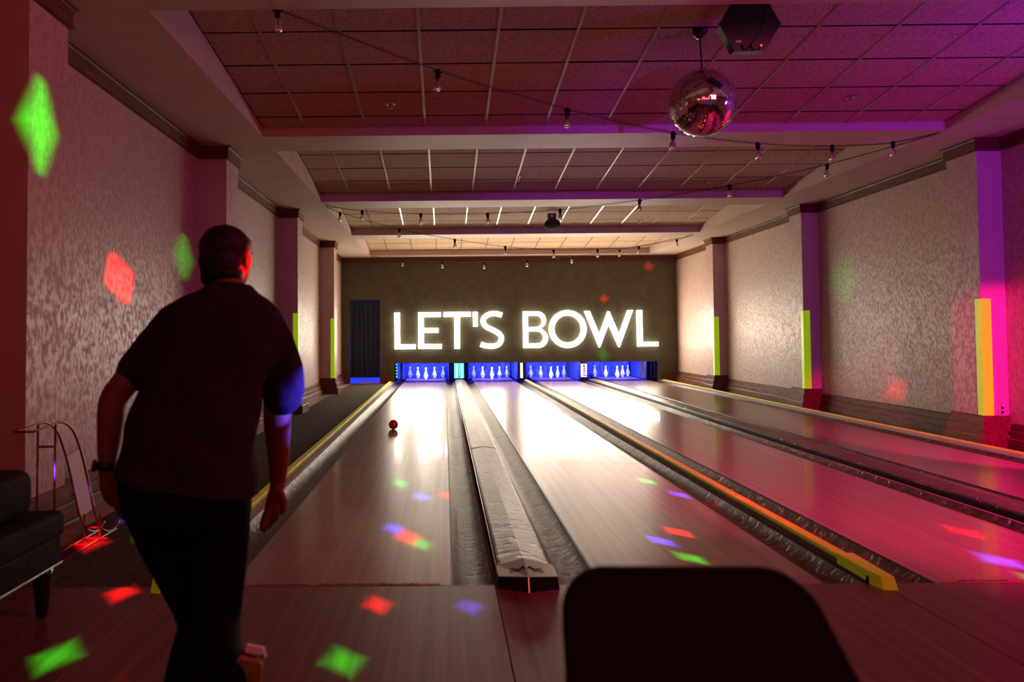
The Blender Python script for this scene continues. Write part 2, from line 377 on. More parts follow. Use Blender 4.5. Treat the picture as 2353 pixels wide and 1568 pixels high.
# mouldings swept along a plan path
def sweep(path, prof, mats, name, parent=None, side=1, zf=None):
    P = [Vector((a, b2)) for a, b2 in path]; n = len(P); D = []
    for i in range(n):
        d1 = (P[i] - P[i - 1]).normalized() if i else None; d2 = (P[i + 1] - P[i]).normalized() if i < n - 1 else None
        n1 = Vector((d1.y, -d1.x)) * side if d1 else None; n2 = Vector((d2.y, -d2.x)) * side if d2 else None
        if n1 is None: D.append(n2)
        elif n2 is None: D.append(n1)
        else:
            m_ = (n1 + n2); D.append(m_ / (1 + n1.dot(n2)) if (1 + n1.dot(n2)) > .01 else n1)
    mb = MB(); k = len(prof); vs = []
    for i in range(n):
        for off, z in prof:
            q = P[i] + D[i] * off; vs.append((q.x, q.y, z + (zf(P[i].y) if zf else 0)))
    fs = [(i * k + j, i * k + (j + 1) % k, (i + 1) * k + (j + 1) % k, (i + 1) * k + j) for i in range(n - 1) for j in range(k)]
    fs.append(tuple(range(k))); fs.append(tuple((n - 1) * k + j for j in range(k)))
    mb.add(vs, fs); return mb.build(name, mats, parent)
lp = [(-4.0, .58), (PL, .58), (PL, 1.06), (XL, 1.06)]
for a, b_ in PIL[1:]: lp += [(XL, a), (PL, a), (PL, b_), (XL, b_)]
lp += [(XL, WY)]
rp = [(XR, -7)]
for i, (a, b_) in enumerate(PIL[1:]): a2 = a - (.02 if i == 0 else 0); rp += [(XR, a2), (PR, a2), (PR, b_), (XR, b_)]
rp += [(XR, WY)]
fp = [(XL, WY), (XR, WY)]
crown_board = [(-.01, -.118), (.022, -.118), (.022, -.03), (-.01, -.03)]
crown_cap = [(-.01, -.03), (.030, -.03), (.036, -.012), (.050, -.006), (.050, .001), (-.01, .001)]
crown_bead = [(-.01, -.134), (.014, -.134), (.032, -.127), (.032, -.118), (-.01, -.118)]
for nme, path, lab, sd in [('trim_1', lp, 'dark wood crown moulding along the left wall and its pillars', 1), ('trim_2', rp, 'dark wood crown moulding along the right wall and its pillars', -1), ('trim_3', fp, 'dark wood crown moulding across the top of the olive end wall', 1)]:
    o = sweep(path, crown_board, 'dark_wood', nme, None, sd, zs); tag(o, lab, 'moulding', kind='structure')
    sweep(path, crown_cap, 'dark_wood', 'moulding_cap', o, sd, zs); sweep(path, crown_bead, 'dark_wood', 'moulding_bead', o, sd, zs)
# stepped baseboards
def tiers(ztop, base=.0):
    h = ztop - CZ
    return [[(-.01, CZ), (.085 + base, CZ), (.085 + base, CZ + h * .40 - .012), (.078 + base, CZ + h * .40), (-.01, CZ + h * .40)],
            [(-.01, CZ + h * .40), (.055 + base, CZ + h * .40), (.055 + base, CZ + h * .70 - .010), (.048 + base, CZ + h * .70), (-.01, CZ + h * .70)],
            [(-.01, CZ + h * .70), (.026 + base, CZ + h * .70), (.026 + base, ztop - .010), (.018 + base, ztop), (-.01, ztop)]]
def base_run(nme, segs, lab):
    o = empty(nme, (segs[0][0][0][0], segs[0][0][0][1], CZ), lab, 'baseboard', kind='structure'); inv = Matrix.Translation(-Vector(o.location))
    for path, sd, zt in segs:
        for pr in tiers(zt):
            q = sweep(path, pr, 'dark_wood', 'base_board', None, sd); q.data.transform(inv); q.parent = o
wb = .225; pb = .30
segs = [([(-4.0, .58), (PL, .58), (PL, 1.06), (XL, 1.06)], 1, pb), ([(XL, 1.15), (XL, PIL[1][0] - .08)], 1, wb)]
for i, (a, b_) in enumerate(PIL[1:]):
    segs.append(([(XL, a), (PL, a), (PL, b_), (XL, b_)], 1, pb))
    nx = PIL[i + 2][0] - .08 if i < 2 else WY
    segs.append(([(XL, b_ + .08), (XL, nx)], 1, wb))
base_run('baseboard_left', segs, 'stepped dark wood baseboard along the left wall and pillars')
segs = [([(XR, -6.9), (XR, 4.7)], -1, wb)]
for i, (a, b_) in enumerate(PIL[1:]):
    a2 = a - (.02 if i == 0 else 0)
    segs.append(([(XR, a2), (PR, a2), (PR, b_), (XR, b_)], -1, pb))
    nx = PIL[i + 2][0] - .08 if i < 2 else WY
    segs.append(([(XR, b_ + .08), (XR, nx)], -1, wb))
base_run('baseboard_right', segs, 'stepped dark wood baseboard along the right wall and pillars')
base_run('baseboard_far', [([(XL, WY), (DX0, WY)], 1, .235), ([(DX1, WY), (-1.425, WY)], 1, .235), ([(5.49, WY), (XR, WY)], 1, .215)], 'dark wood baseboard pieces at the foot of the olive end wall')

# ------------------------------------------------------------------ floors
fl = empty('floor', (0, -3, 0), 'wood-grain approach floor in front of the foul line', 'floor', kind='structure')
xb = [-4, -2.65, -1.38, .21, .565, 2.03, 3.42, 4.45, 5.885]
for i in range(len(xb) - 1):
    mb = MB(); mb.box((xb[i] + .0018, -4, -.05), (xb[i + 1] - .0018, 2.996, 0)); o = mb.build('floor_panel', 'approach_wood', fl); bevel(o, .0015, 1)
mb = MB(); mb.box((-4, -4, -.1), (5.885, 2.99, -.045)); mb.build('subfloor', 'black', fl)
mb = MB(); mb.box((-4, .0, CZ - .06), (-1.42, WY, CZ)); tag(mb.build('floor_carpet', 'carpet'), 'dark grey carpet walkway between the left wall and the lanes', 'carpet', kind='structure')
mb = MB(); mb.box((5.50, .0, CZ - .06), (5.885, WY, CZ)); tag(mb.build('floor_carpet', 'carpet'), 'narrow strip of dark carpet between the rightmost lane and the right wall', 'carpet', kind='structure')
mb = MB(); mb.box((XL, 1.15, CZ - .01), (-2.375, WY, CZ + .003)); tag(mb.build('floor_edge', 'bare_strip'), 'pale bare floor edge between the carpet and the left baseboard', 'floor strip', kind='structure')
mb = MB(); mb.box((-2.375, 1.0, CZ - .004), (-2.362, WY, CZ + .006)); mb.build('edging', 'steel', bpy.data.objects['floor_edge'])
mb = MB(); mb.box((-2.6, -.012, -.045), (-1.43, .014, -.001)); tag(mb.build('trim_4', 'black'), 'black transition strip where the carpet meets the approach', 'trim', kind='structure')
mb = MB(); mb.box((-1.42, -.002, -.2), (5.5, 20.2, -.12)); tag(mb.build('floor_base', 'black'), 'black bed under the lanes and gutters', 'floor', kind='structure')

# ------------------------------------------------------------------ lanes
seams = [0, 3.67, 7.33, 10.99, 14.65, 19.35]
def text_mesh(txt, size, mat, ex=.0006):
    cu_ = bpy.data.curves.new('t', 'FONT'); cu_.body = txt; cu_.size = size; cu_.extrude = ex; cu_.align_x = 'CENTER'; cu_.align_y = 'CENTER'
    o = bpy.data.objects.new('t', cu_); COL.objects.link(o); me = evaluated(o); bpy.data.objects.remove(o); me.materials.clear(); me.materials.append(MAT[mat]); return me
for i, (a, b_) in enumerate(LANES):
    ln = empty('bowling_lane', ((a + b_) / 2, 0, 0), '%s bowling lane, glossy pale maple boards%s' % (LN[i].capitalize(), [', with the rolling ball on it', ', lit by the letter reflections', ', washed magenta near the foul line', ', next to the right wall'][i]), 'lane', 'bowling lanes')
    hw = (b_ - a) / 2
    for k in range(5):
        mb = MB(); mb.box((-hw, seams[k] + .001, -.05), (hw, seams[k + 1] - .001, 0)); o = mb.build('lane_panel', 'lane_wood', ln); bevel(o, .0012, 1)
    mb = MB(); mb.box((-hw - .011, .002, -.06), (-hw, 19.3, -.001)); mb.box((hw, .002, -.06), (hw + .011, 19.3, -.001)); mb.build('lane_edge_shadow', 'black', ln)  # black strips stand in for the shadow gap along each lane side
    mb = MB(); mb.box((-hw + .035, .006, 0), (hw - .05, .036, .0012)); st = mb.build('foul_line_strip', 'orange_tape', ln)
    me = text_mesh('SLIP HAZARD     DO NOT CROSS FOUL LINE', .026, 'black'); t = link('lettering', me, st, (-.02, .021, .0016)); t.scale.x = 1.42; t.scale.y = .9; t['kind'] = 'stuff'
    for sx in (-.40, .36):
        mb = MB(); mb.add([(sx - .016, .009, .0018), (sx + .016, .009, .0018), (sx, .033, .0018), (sx - .016, .009, .0012), (sx + .016, .009, .0012), (sx, .033, .0012)], [(0, 1, 2), (5, 4, 3), (0, 3, 4, 1), (1, 4, 5, 2), (2, 5, 3, 0)])
        mb.build('warning_triangle', 'black', st)

def gut_prof(x0, x1, depth=.052, t=.008):
    n = 10; top = []
    for k in range(n + 1):
        u = k / n; x = x0 + (x1 - x0) * u; top.append((x, -.006 - depth * math.sin(PI * u) ** .75))
    return top + [(x, z - t) for x, z in reversed(top)]
gl = [0, 3.05, 6.1, 9.15, 12.2, 16.9]
def jit(x, y): return .0035 * (noise.noise(Vector((x * 9, y * 11, 3))))
def gutter(x0, x1, lab):
    g = empty('gutter', ((x0 + x1) / 2, 0, -.006), lab, 'gutter', 'lane gutters'); c = (x0 + x1) / 2; prof = [(x - c, z + .006) for x, z in gut_prof(x0, x1)]
    for k in range(5):
        mb = MB(); mb.extrude_y(prof, gl[k] + .002, gl[k + 1] + (.01 if k < 4 else 1.2), ny=int((gl[k + 1] - gl[k]) / .09), jit=jit)
        o = mb.build('gutter_section', 'gutter_skin', g); sharp(o, 50); o.location.z = -.0012 * (k % 2)
G = [(-1.290, -1.066, 'gutter between the carpet-side yellow rail and the leftmost lane'), (.012, .201, 'gutter on the left of the first dented metal capping'), (.510, .703, 'gutter between the first metal capping and the second lane'),
     (1.781, 1.962, 'gutter on the left of the middle yellow rail'), (2.060, 2.285, 'gutter on the right of the middle yellow rail'), (3.363, 3.552, 'gutter between the third lane and the second dark capping'),
     (3.861, 4.054, 'gutter between the second dark capping and the rightmost lane'), (5.132, 5.355, 'gutter between the rightmost lane and the right wall rail')]
for g in G: gutter(*g)
# ball return cappings
def capping(x0, lab, lab2):
    c = empty('lane_capping', (x0 + .36, 0, 0), lab, 'capping', 'metal cappings between lanes')
    L_ = -.125; Rr = .13
    ys = [.13, .70, 4.4, 8.1, 11.8, 16.95]
    for k in range(5):
        o_ = .0 if k % 2 else .003
        prof = [(L_, -.05), (L_, .040 + o_), (L_ + .012, .048 + o_), (0, .066 + o_), (Rr - .012, .048 + o_), (Rr, .040 + o_), (Rr, -.05)]
        mb = MB(); mb.extrude_y(prof, ys[k], ys[k + 1] + (.012 if k < 4 else 0), ny=int(max(6, (ys[k + 1] - ys[k]) / .1)), jit=lambda x, y: .004 * noise.noise(Vector((x * 7 + x0, y * 6, 1))))
        sharp(mb.build('cap_section', 'cap_skin', c), 12)
    mb = MB(); mb.box((L_ - .034, 0, -.11), (L_ - .001, 17.0, -.06)); mb.build('gap_shadow_board', 'black', c)
    mb = MB(); mb.box((L_ - .010, .05, -.05), (L_ - .004, 17.0, .030)); mb.build('side_rail', 'black_gloss', c)
    mb = MB(); mb.tube([(L_ - .022, .03, -.012), (L_ - .022, 17.0, -.012)], .008, 8); mb.build('edge_tube', 'ledge_metal', c, smooth=True)
    mb = MB(); mb.box((Rr + .001, .02, -.05), (Rr + .022, 17.0, -.004)); mb.build('ledge', 'ledge_metal', c)
    # polished end cap, blunt nose pointing at the approach
    h = .078; v = []; mb = MB(); e = .146
    pts = [(-e, -.055), (0, -.135), (e, -.085)]
    bot = [(-e, .13), (-e, -.055), (0, -.125), (e, -.075), (e, .13)]
    top = [(-e + .006, .13, .058), (-e + .008, -.045, .054), (0, -.100, .066), (e - .008, -.055, .054), (e - .006, .13, .058), (0, .18, .080)]
    vs = [(x, y, .0) for x, y in bot] + top
    mb.add(vs, [(0, 1, 6, 5), (3, 4, 9, 8), (5, 6, 7, 10), (7, 8, 9, 10), (0, 5, 10), (10, 9, 4), (0, 10, 4), (0, 4, 3, 2, 1)], 0)
    mb.add(vs, [(1, 2, 7, 6), (2, 3, 8, 7)], 1)
    o = mb.build('end_cap', ['chrome', 'black_gloss'], c); o['label'] = 'polished metal end cap'; bevel(o, .003, 2, 15)
    # worn crown-like scrawl printed on the end cap
    mb = MB(); n = Vector((0, -.13, .99)).normalized()
    def cp(x, y): return (x, y, .0815 - abs(x) * .105 + (y - .18) * .055 - (.0 if y > 0 else 0) + .001)
    for sx in (-1, 1):
        pts = [cp(sx * (.005 + .07 * t), .02 + .018 * math.sin(t * 9)) for t in [k / 14 for k in range(15)]]
        mb.tube(pts, .0022, 5)
        pts = [cp(sx * (.01 + .075 * t), .045 - .05 * t + .008 * math.sin(t * 14)) for t in [k / 12 for k in range(13)]]
        mb.tube(pts, .0018, 5)
    mb.build('worn_emblem', 'black', o)
    return c
capping(0.0, 'dented sheet metal capping between the two leftmost lanes, polished nose at the foul line', '')
capping(3.351, 'dark metal capping between the third and the rightmost lane', '')
# yellow rails
def rail(x0, x1, z, lab, ledges, block=None):
    r = empty('yellow_rail', ((x0 + x1) / 2, 0, 0), lab, 'rail', 'yellow painted lane rails'); c = (x0 + x1) / 2
    mb = MB(); y0 = .30 if block else -.02
    mb.extrude_y([(x0 - c, -.05), (x0 - c, z - .004), (x0 - c + .004, z), (x1 - c - .004, z), (x1 - c, z - .004), (x1 - c, -.05)], y0, 17.0, ny=60, jit=lambda x, y: .0012 * noise.noise(Vector((x * 9, y * 3, 5))))
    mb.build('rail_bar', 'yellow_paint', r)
    for (a, b_, zz, mt) in ledges:
        mb = MB(); mb.box((a - c, .0, -.05), (b_ - c, 17.05, zz)); mb.build('rail_ledge', mt, r)
    if block:
        bx0, bx1, by0, by1, bz = block; bx0 -= c; bx1 -= c
        mb = MB(); vs = [(bx0, by1, 0), (bx1, by1, 0), (bx0, by1, bz), (bx1, by1, bz), (bx0, by0 + .09, 0), (bx0, by0 + .09, bz), (bx0 + .02, by0, 0), (bx0 + .022, by0 + .03, bz - .004), (bx1, by0 - .01, 0), (bx1 - .006, by0 + .015, bz - .006)]
        mb.add(vs, [(0, 1, 3, 2), (0, 2, 5, 4), (4, 5, 7, 6), (6, 7, 9, 8), (8, 9, 3, 1), (2, 3, 9, 7, 5), (0, 4, 6, 8, 1)])
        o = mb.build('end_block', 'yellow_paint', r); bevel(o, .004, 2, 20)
        mb = MB(); mb.tube([(bx0 - .001, by0 + .10, .0), (bx0 - .001, by0 + .10, bz * .6)], .009, 8); mb.build('notch', 'black', o)
rail(-1.425, -1.362, .030, 'long yellow rail beside the carpet, left of the leftmost lane', [(-1.36, -1.332, .004, 'ledge_metal'), (-1.330, -1.292, .012, 'ledge_metal')], (-1.425, -1.36, -.10, .06, .06))
rail(1.990, 2.052, .050, 'yellow rail between the second and third lanes, thick block at its near end', [(1.966, 1.974, .012, 'ledge_wood'), (1.975, 1.989, .030, 'ledge_wood')], (1.971, 2.056, -.115, .30, .064))
rail(5.440, 5.485, .030, 'thin yellow rail beside the right wall', [(5.357, 5.400, .008, 'ledge_metal'), (5.402, 5.438, .016, 'ledge_metal')])

# ------------------------------------------------------------------ pin decks behind the opening
mb = MB()
mb.box((-1.42, 19.75, -.3), (5.5, 19.8, 1.1)); mb.box((-1.47, WY + .1, -.3), (-1.42, 19.8, 1.1)); mb.box((5.5, WY + .1, -.3), (5.55, 19.8, 1.1)); mb.box((-1.47, WY + .1, 1.1), (5.55, 19.8, 1.15))
tag(mb.build('wall_pit', 'panel_dark'), 'dark housing of the pin pit behind the end wall', 'wall', kind='structure')
def cloth(name, x0, x1, z0, z1, y, amp, waves, mat, parent=None, nx=60, nz=14, thick=.01, seed=0):
    mb = MB(); vs = []
    for s_ in (0, 1):
        for j in range(nz + 1):
            for i in range(nx + 1):
                u, v = i / nx, j / nz; x = x0 + (x1 - x0) * u; z = z0 + (z1 - z0) * v
                yy = y + amp * math.sin(u * waves * 2 * PI + seed + .8 * math.sin(v * 3 + u * 9)) * (.5 + .5 * (1 - v)) + amp * .9 * noise.noise(Vector((x * 3, z * 5, seed))) + s_ * thick
                vs.append((x, yy, z))
    n1 = (nx + 1) * (nz + 1); fs = []
    for j in range(nz):
        for i in range(nx):
            a = j * (nx + 1) + i; q = (a, a + 1, a + nx + 2, a + nx + 1); fs.append(q); fs.append(tuple(k + n1 for k in reversed(q)))
    mb.add(vs, fs); return mb.build(name, mat, parent, smooth=True, recalc=False)
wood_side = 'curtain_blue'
for i, (a, b_) in enumerate(LANES):
    o = cloth('pit_curtain', a - .16, b_ + .06, -.06, 1.0, 19.47, .05, 4 + i, 'curtain_blue', seed=i * 2.3)
    tag(o, 'blue draped pit curtain behind the pins of the %s lane' % LN[i], 'curtain', 'pit curtains')
    e = area('pit_blue_lamp', ((a + b_) / 2, 18.0, 1.0), ((a + b_) / 2, 19.2, .1), 1.1, (.008, .03, 1), 90, .25)
    e = area('pit_blue_front_lamp', ((a + b_) / 2, 17.45, .62), ((a + b_) / 2, 18.8, 0), 1.2, (.01, .035, 1), 22, .08)
    e = area('pin_lamp', ((a + b_) / 2, 17.40, .66), ((a + b_) / 2, 18.4, .12), 1.0, (.85, .82, 1), 13.0, .06, spread=1.6)
# side boards of the pits
SB = [(-1.30, -1.27), (.06, .085), (.60, .625), (1.85, 1.875), (2.10, 2.125), (3.48, 3.50), (3.62, 3.645), (5.20, 5.225)]
sbl = ['left end of the pits', 'left of the ladder-patterned divider', 'right of the ladder-patterned divider', 'left of the black post', 'right of the black post', 'left of the pink lattice divider', 'right of the pink lattice divider', 'right end of the pits']
for (a, b_), lb in zip(SB, sbl):
    mb = MB(); mb.box((a, 17.65, .0), (b_, 19.4, 1.0)); tag(mb.build('kickback', 'curtain_blue'), 'blue-lit pit side board at the ' + lb if 'end' in lb else 'blue-lit pit side board, ' + lb, 'side board', 'pit side boards')
# chevron panel at the left end
c = empty('chevron_panel', (-1.262, 17.2, .09), 'black panel with cyan glowing chevrons at the left end of the pin opening', 'panel')
mb = MB(); mb.box((-.038, -.01, -.06), (.045, .01, .40)); mb.build('backing', 'black', c)
for k in range(5):
    mb = MB(); z = .012 + k * .078
    mb.add([(-.014, -.016, z + .026), (.030, -.016, z), (.040, -.016, z + .012), (.012, -.016, z + .030), (.040, -.016, z + .050), (.030, -.016, z + .060)] + [(-.014, -.011, z + .026), (.030, -.011, z), (.040, -.011, z + .012), (.012, -.011, z + .030), (.040, -.011, z + .050), (.030, -.011, z + .060)],
           [(0, 1, 2, 3), (0, 3, 4, 5), (6, 9, 8, 7), (6, 11, 10, 9), (0, 6, 7, 1), (1, 7, 8, 2), (2, 8, 9, 3), (3, 9, 10, 4), (4, 10, 11, 5), (5, 11, 6, 0)])
    mb.build('chevron', 'cyan_glow', c)
# ladder panel between lanes 1 and 2
c = empty('ladder_panel', (.345, 17.25, .08), 'bright cyan and white ladder-patterned divider between the two leftmost pin decks', 'panel')
mb = MB(); mb.box((-.125, 0, 0), (.125, .02, .38)); mb.build('backing', 'cyan_glow', c)
for x in (-.066, .052):
    mb = MB(); mb.box((x, -.008, .01), (x + .024, -.001, .36)); mb.build('light_bar', 'strip_glow', c)
for x in (-.030, .022):
    mb = MB(); mb.box((x, -.016, -.02), (x + .008, -.002, .37)); mb.build('ladder_rail', 'panel_dark', c)
for k in range(6):
    mb = MB(); mb.box((-.03, -.014, .05 + k * .055), (.03, -.003, .058 + k * .055)); mb.build('rung', 'panel_white' if k > 1 else 'panel_dark', c)
mb = MB(); mb.box((-.07, -.03, .035), (.08, -.018, .045)); mb.box((-.10, -.02, -.05), (.10, 0, -.005)); mb.build('bracket', 'panel_dark', c)
mb = MB(); mb.box((.215, 17.28, -.10), (.50, 17.34, .05)); tag(mb.build('machine_foot', 'panel_dark'), 'dark metal foot under the ladder-patterned divider', 'machine foot')
# black post and white strip between lanes 2 and 3
mb = MB(); mb.box((1.975, 17.15, -.02), (2.028, 17.22, .60)); tag(mb.build('divider_post', 'black'), 'thin black post between the two middle pin decks', 'post')
mb = MB(); mb.box((1.905, 17.20, .075), (1.968, 17.23, .46)); mb.box((1.90, 17.23, .03), (1.975, 17.26, .075), 1); tag(mb.build('light_strip', ['strip_glow', 'panel_dark']), 'white glowing strip on the left of the black post', 'light strip')
# pink lattice divider between lanes 3 and 4
c = empty('lattice_panel', (3.535, 17.3, .06), 'pink and white lattice divider between the two rightmost pin decks', 'panel')
mb = MB(); mb.box((-.075, 0, .02), (.085, .02, .36)); mb.build('backing', 'pink_glow', c)
for k in range(5):
    mb = MB(); mb.box((-.012, -.008, .05 + k * .06), (.030, -.001, .078 + k * .06)); mb.build('lattice_window', 'panel_white' if k % 2 else 'shirt', c)
mb = MB(); mb.box((-.11, -.01, .36), (.13, .03, .385)); mb.build('top_bracket', 'panel_white', c)
mb = MB(); mb.tube([(.0, -.02, .36), (.03, -.03, .22), (.07, -.04, .06), (.09, -.04, -.02)], .006, 6); mb.build('red_wire', 'red_lit_box_wire', c)
mb = MB(); mb.box((.04, -.05, .055), (.20, -.03, .068)); mb.box((.10, -.06, -.03), (.17, -.04, .0)); mb.build('clamp', 'panel_dark', c)
mb = MB(); mb.box((3.565, 17.33, -.08), (3.85, 17.38, .04)); tag(mb.build('machine_foot', 'panel_dark'), 'dark metal foot under the pink lattice divider', 'machine foot')
# hardware at the right end
c = empty('end_hardware', (5.2, 17.35, .05), 'blue-lit metal bracket work at the right end of the pin opening', 'bracket')
mb = MB(); rt = Matrix.Rotation(-.12, 3, 'Y'); mb.box((-.16, 0, .0), (-.07, .02, .42), rot=rt, piv=(-.1, 0, 0)); mb.build('pale_plate', 'panel_white', c)
mb = MB(); mb.box((.05, -.02, 0), (.07, .01, .42)); mb.box((.12, -.02, 0), (.165, .0, .42)); mb.build('upright', 'curtain_blue', c)
mb = MB(); mb.tube([(.10, -.03, .12), (.145, -.03, .12)], .018, 8); mb.tube([(.10, -.03, .28), (.145, -.03, .28)], .018, 8); mb.build('bolt', 'black', c)

# bowling pins (five to a lane)
PIN = [(.026, 0), (.030, .006), (.038, .03), (.050, .058), (.0605, .082), (.062, .094), (.0600, .106), (.054, .132), (.044, .165), (.033, .198), (.0245, .228), (.0225, .246), (.0245, .266), (.0295, .288), (.0305, .300), (.0265, .312), (.016, .3185), (.003, .320)]
def make_pin():
    t = empty('bowling_pin', (0, 0, 0), '', 'bowling pin', 'five-pin sets behind the lanes')
    mb = MB(); mb.lathe(PIN, n=20); mb.build('body', 'pin_white', t, smooth=True)
    mb = MB(); mb.lathe([(.0600, .079), (.0650, .081), (.0665, .088), (.0655, .095), (.0605, .097)], n=20); mb.build('rubber_band', 'pin_rubber', t, smooth=True)
    mb = MB(); mb.lathe([(.0240, .236), (.0250, .238), (.0243, .243), (.0235, .245)], n=16); mb.build('neck_ring', 'pin_band', t, smooth=True)
    return t
pin0 = make_pin(); used = False
pos_n = ['far left corner', 'left middle', 'front centre', 'right middle', 'far right corner']
for i, (a, b_) in enumerate(LANES):
    for k in range(5):
        j = k - 2
        if not used: p = pin0; used = True
        else:
            p = pin0.copy(); COL.objects.link(p)
            for ch in list(pin0.children): q = ch.copy(); COL.objects.link(q); q.parent = p
        p.location = ((a + b_) / 2 + j * .2286, 18.29 + .396 * abs(j), 0)
        p['label'] = 'white bowling pin, %s of the V on the %s lane' % (pos_n[k], LN[i])
mb = MB(); mb.sphere((0, 0, 0), .0605, .0605, .0605, 16); o = mb.build('bowling_ball', 'ball_red', smooth=True, loc=(-.679, 6.56, .0605)); tag(o, 'small dark red bowling ball rolling down the leftmost lane', 'ball')

# ------------------------------------------------------------------ curtain door at the left of the end wall
o = cloth('door_curtain', DX0 + .005, DX1 - .005, .12, 2.09, WY + .05, .022, 6, 'curtain_dark', nx=80, nz=10, seed=4)
tag(o, 'dark blue dotted curtain hanging in the doorway left of the letters', 'curtain')
mb = MB(); mb.box((DX0 - .02, WY + .1, -.1), (DX1 + .02, WY + .9, CZ)); mb.box((DX0 - .1, WY + .9, -.1), (DX1 + .1, WY + .95, 2.2)); mb.box((DX0 - .05, WY + .1, -.1), (DX0, WY + .9, 2.2)); mb.box((DX1, WY + .1, -.1), (DX1 + .05, WY + .9, 2.2)); mb.box((DX0 - .05, WY + .1, 2.11), (DX1 + .05, WY + .95, 2.2))
tag(mb.build('door_1', 'panel_white'), 'doorway recess behind the dark blue curtain', 'doorway', kind='structure')
mb = MB(); mb.box((0, 0, 0), (.34, .25, .07)); mb.box((.36, .05, 0), (.52, .22, .05)); tag(mb.build('floor_crate', 'panel_white', loc=(-2.22, WY + .22, CZ)), 'low blue-lit crate showing under the dark blue curtain', 'crate')
area('doorway_blue_lamp', (-2.05, WY + .5, 1.2), (-2.05, WY + .4, 0), .4, (.01, .05, 1), 20)

# ------------------------------------------------------------------ illuminated letters
def spl(pts, n=6):
    out = []; P = [Vector(p) for p in pts]
    for i in range(len(P) - 1):
        p0, p1, p2, p3 = P[max(i - 1, 0)], P[i], P[i + 1], P[min(i + 2, len(P) - 1)]
        for k in range(n):
            t = k / n; out.append(.5 * ((2 * p1) + (-p0 + p2) * t + (2 * p0 - 5 * p1 + 4 * p2 - p3) * t * t + (-p0 + 3 * p1 - 3 * p2 + p3) * t ** 3))
    out.append(P[-1]); return out
def arc(cx, cz, rx, rz, a0, a1, n=24): return [(cx + rx * math.cos(math.radians(a0 + (a1 - a0) * k / n)), cz + rz * math.sin(math.radians(a0 + (a1 - a0) * k / n))) for k in range(n + 1)]
sc = spl([(1.442, 1.672), (1.33, 1.708), (1.20, 1.717), (1.07, 1.680), (.975, 1.590), (.968, 1.480), (1.045, 1.385), (1.17, 1.318), (1.30, 1.252), (1.395, 1.165), (1.415, 1.060), (1.355, .950), (1.24, .898), (1.13, .893), (1.01, .908), (.892, .945)])
hwS = .068; lft, rgt = [], []
for i, p in enumerate(sc):
    d = (sc[min(i + 1, len(sc) - 1)] - sc[max(i - 1, 0)]).normalized(); n_ = Vector((-d.y, d.x)); lft.append(tuple(p + n_ * hwS)); rgt.append(tuple(p - n_ * hwS))
LET = [
 ('L', 'letter L at the start of the word LET\'S', [[(-1.288, 1.767), (-1.140, 1.767), (-1.140, .960), (-.752, .960), (-.752, .835), (-1.288, .835)]]),
 ('E', 'letter E in the word LET\'S', [[(-.687, 1.767), (-.104, 1.767), (-.104, 1.643), (-.540, 1.643), (-.540, 1.368), (-.168, 1.368), (-.168, 1.242), (-.540, 1.242), (-.540, .961), (-.087, .961), (-.087, .837), (-.687, .837)]]),
 ('T', 'letter T in the word LET\'S', [[(-.045, 1.770), (.652, 1.770), (.652, 1.641), (.377, 1.641), (.375, .834), (.227, .834), (.229, 1.641), (-.045, 1.641)]]),
 ('apostrophe', 'apostrophe between the T and the S', [[(.695, 1.767), (.828, 1.767), (.823, 1.387), (.704, 1.387)]]),
 ('S', 'letter S at the end of the word LET\'S', [lft + rgt[::-1]]),
 ('B', 'letter B at the start of the word BOWL', [[(1.963, .839), (1.963, 1.769)] + arc(2.325, 1.543, .232, .226, 90, -62) + arc(2.355, 1.082, .243, .243, 58, -90), [(2.098, 1.652)] + arc(2.310, 1.513, .125, .139, 90, -90, 14) + [(2.098, 1.374)], [(2.098, 1.253)] + arc(2.335, 1.106, .128, .147, 90, -90, 14) + [(2.098, .959)]]),
 ('O', 'round letter O in the word BOWL', [arc(3.094, 1.311, .481, .481, 0, 354, 59), arc(3.094, 1.311, .330, .338, 0, 354, 59)]),
 ('W', 'letter W in the word BOWL', [[(3.512, 1.767), (3.659, 1.767), (3.893, 1.197), (4.105, 1.751), (4.155, 1.751), (4.388, 1.192), (4.609, 1.775), (4.756, 1.775), (4.402, .838), (4.370, .838), (4.128, 1.405), (3.905, .835), (3.875, .835)]]),
 ('L', 'letter L at the end of the word BOWL', [[(4.835, 1.774), (4.984, 1.774), (4.990, .975), (5.383, .975), (5.383, .858), (4.842, .852)]])]
for ch, lab, polys in LET:
    cu_ = bpy.data.curves.new('letter', 'CURVE'); cu_.dimensions = '2D'; cu_.fill_mode = 'BOTH'; cu_.extrude = .028; cu_.bevel_depth = .006; cu_.bevel_resolution = 2; cu_.offset = -.009
    x0 = min(p[0] for p in polys[0])
    for pl in polys:
        sp = cu_.splines.new('POLY'); sp.points.add(len(pl) - 1); sp.use_cyclic_u = True
        for k, q in enumerate(pl): sp.points[k].co = (q[0] - x0, q[1] - .83, 0, 1)
    o = bpy.data.objects.new('t', cu_); COL.objects.link(o); me = evaluated(o); bpy.data.objects.remove(o)
    me.transform(Matrix.Rotation(PI / 2, 4, 'X')); me.materials.clear(); me.materials.append(MAT['letter_glow']); me.materials.append(MAT['letter_side'])
    for f_ in me.polygons: f_.material_index = 0 if f_.normal.y < -.5 else 1
    nme = 'apostrophe_sign' if ch == 'apostrophe' else 'letter_sign'
    o = link(nme, me, None, (x0, WY - .075, .83)); tag(o, 'glowing white ' + lab + ' on the olive wall', 'sign letter', 'illuminated wall letters')

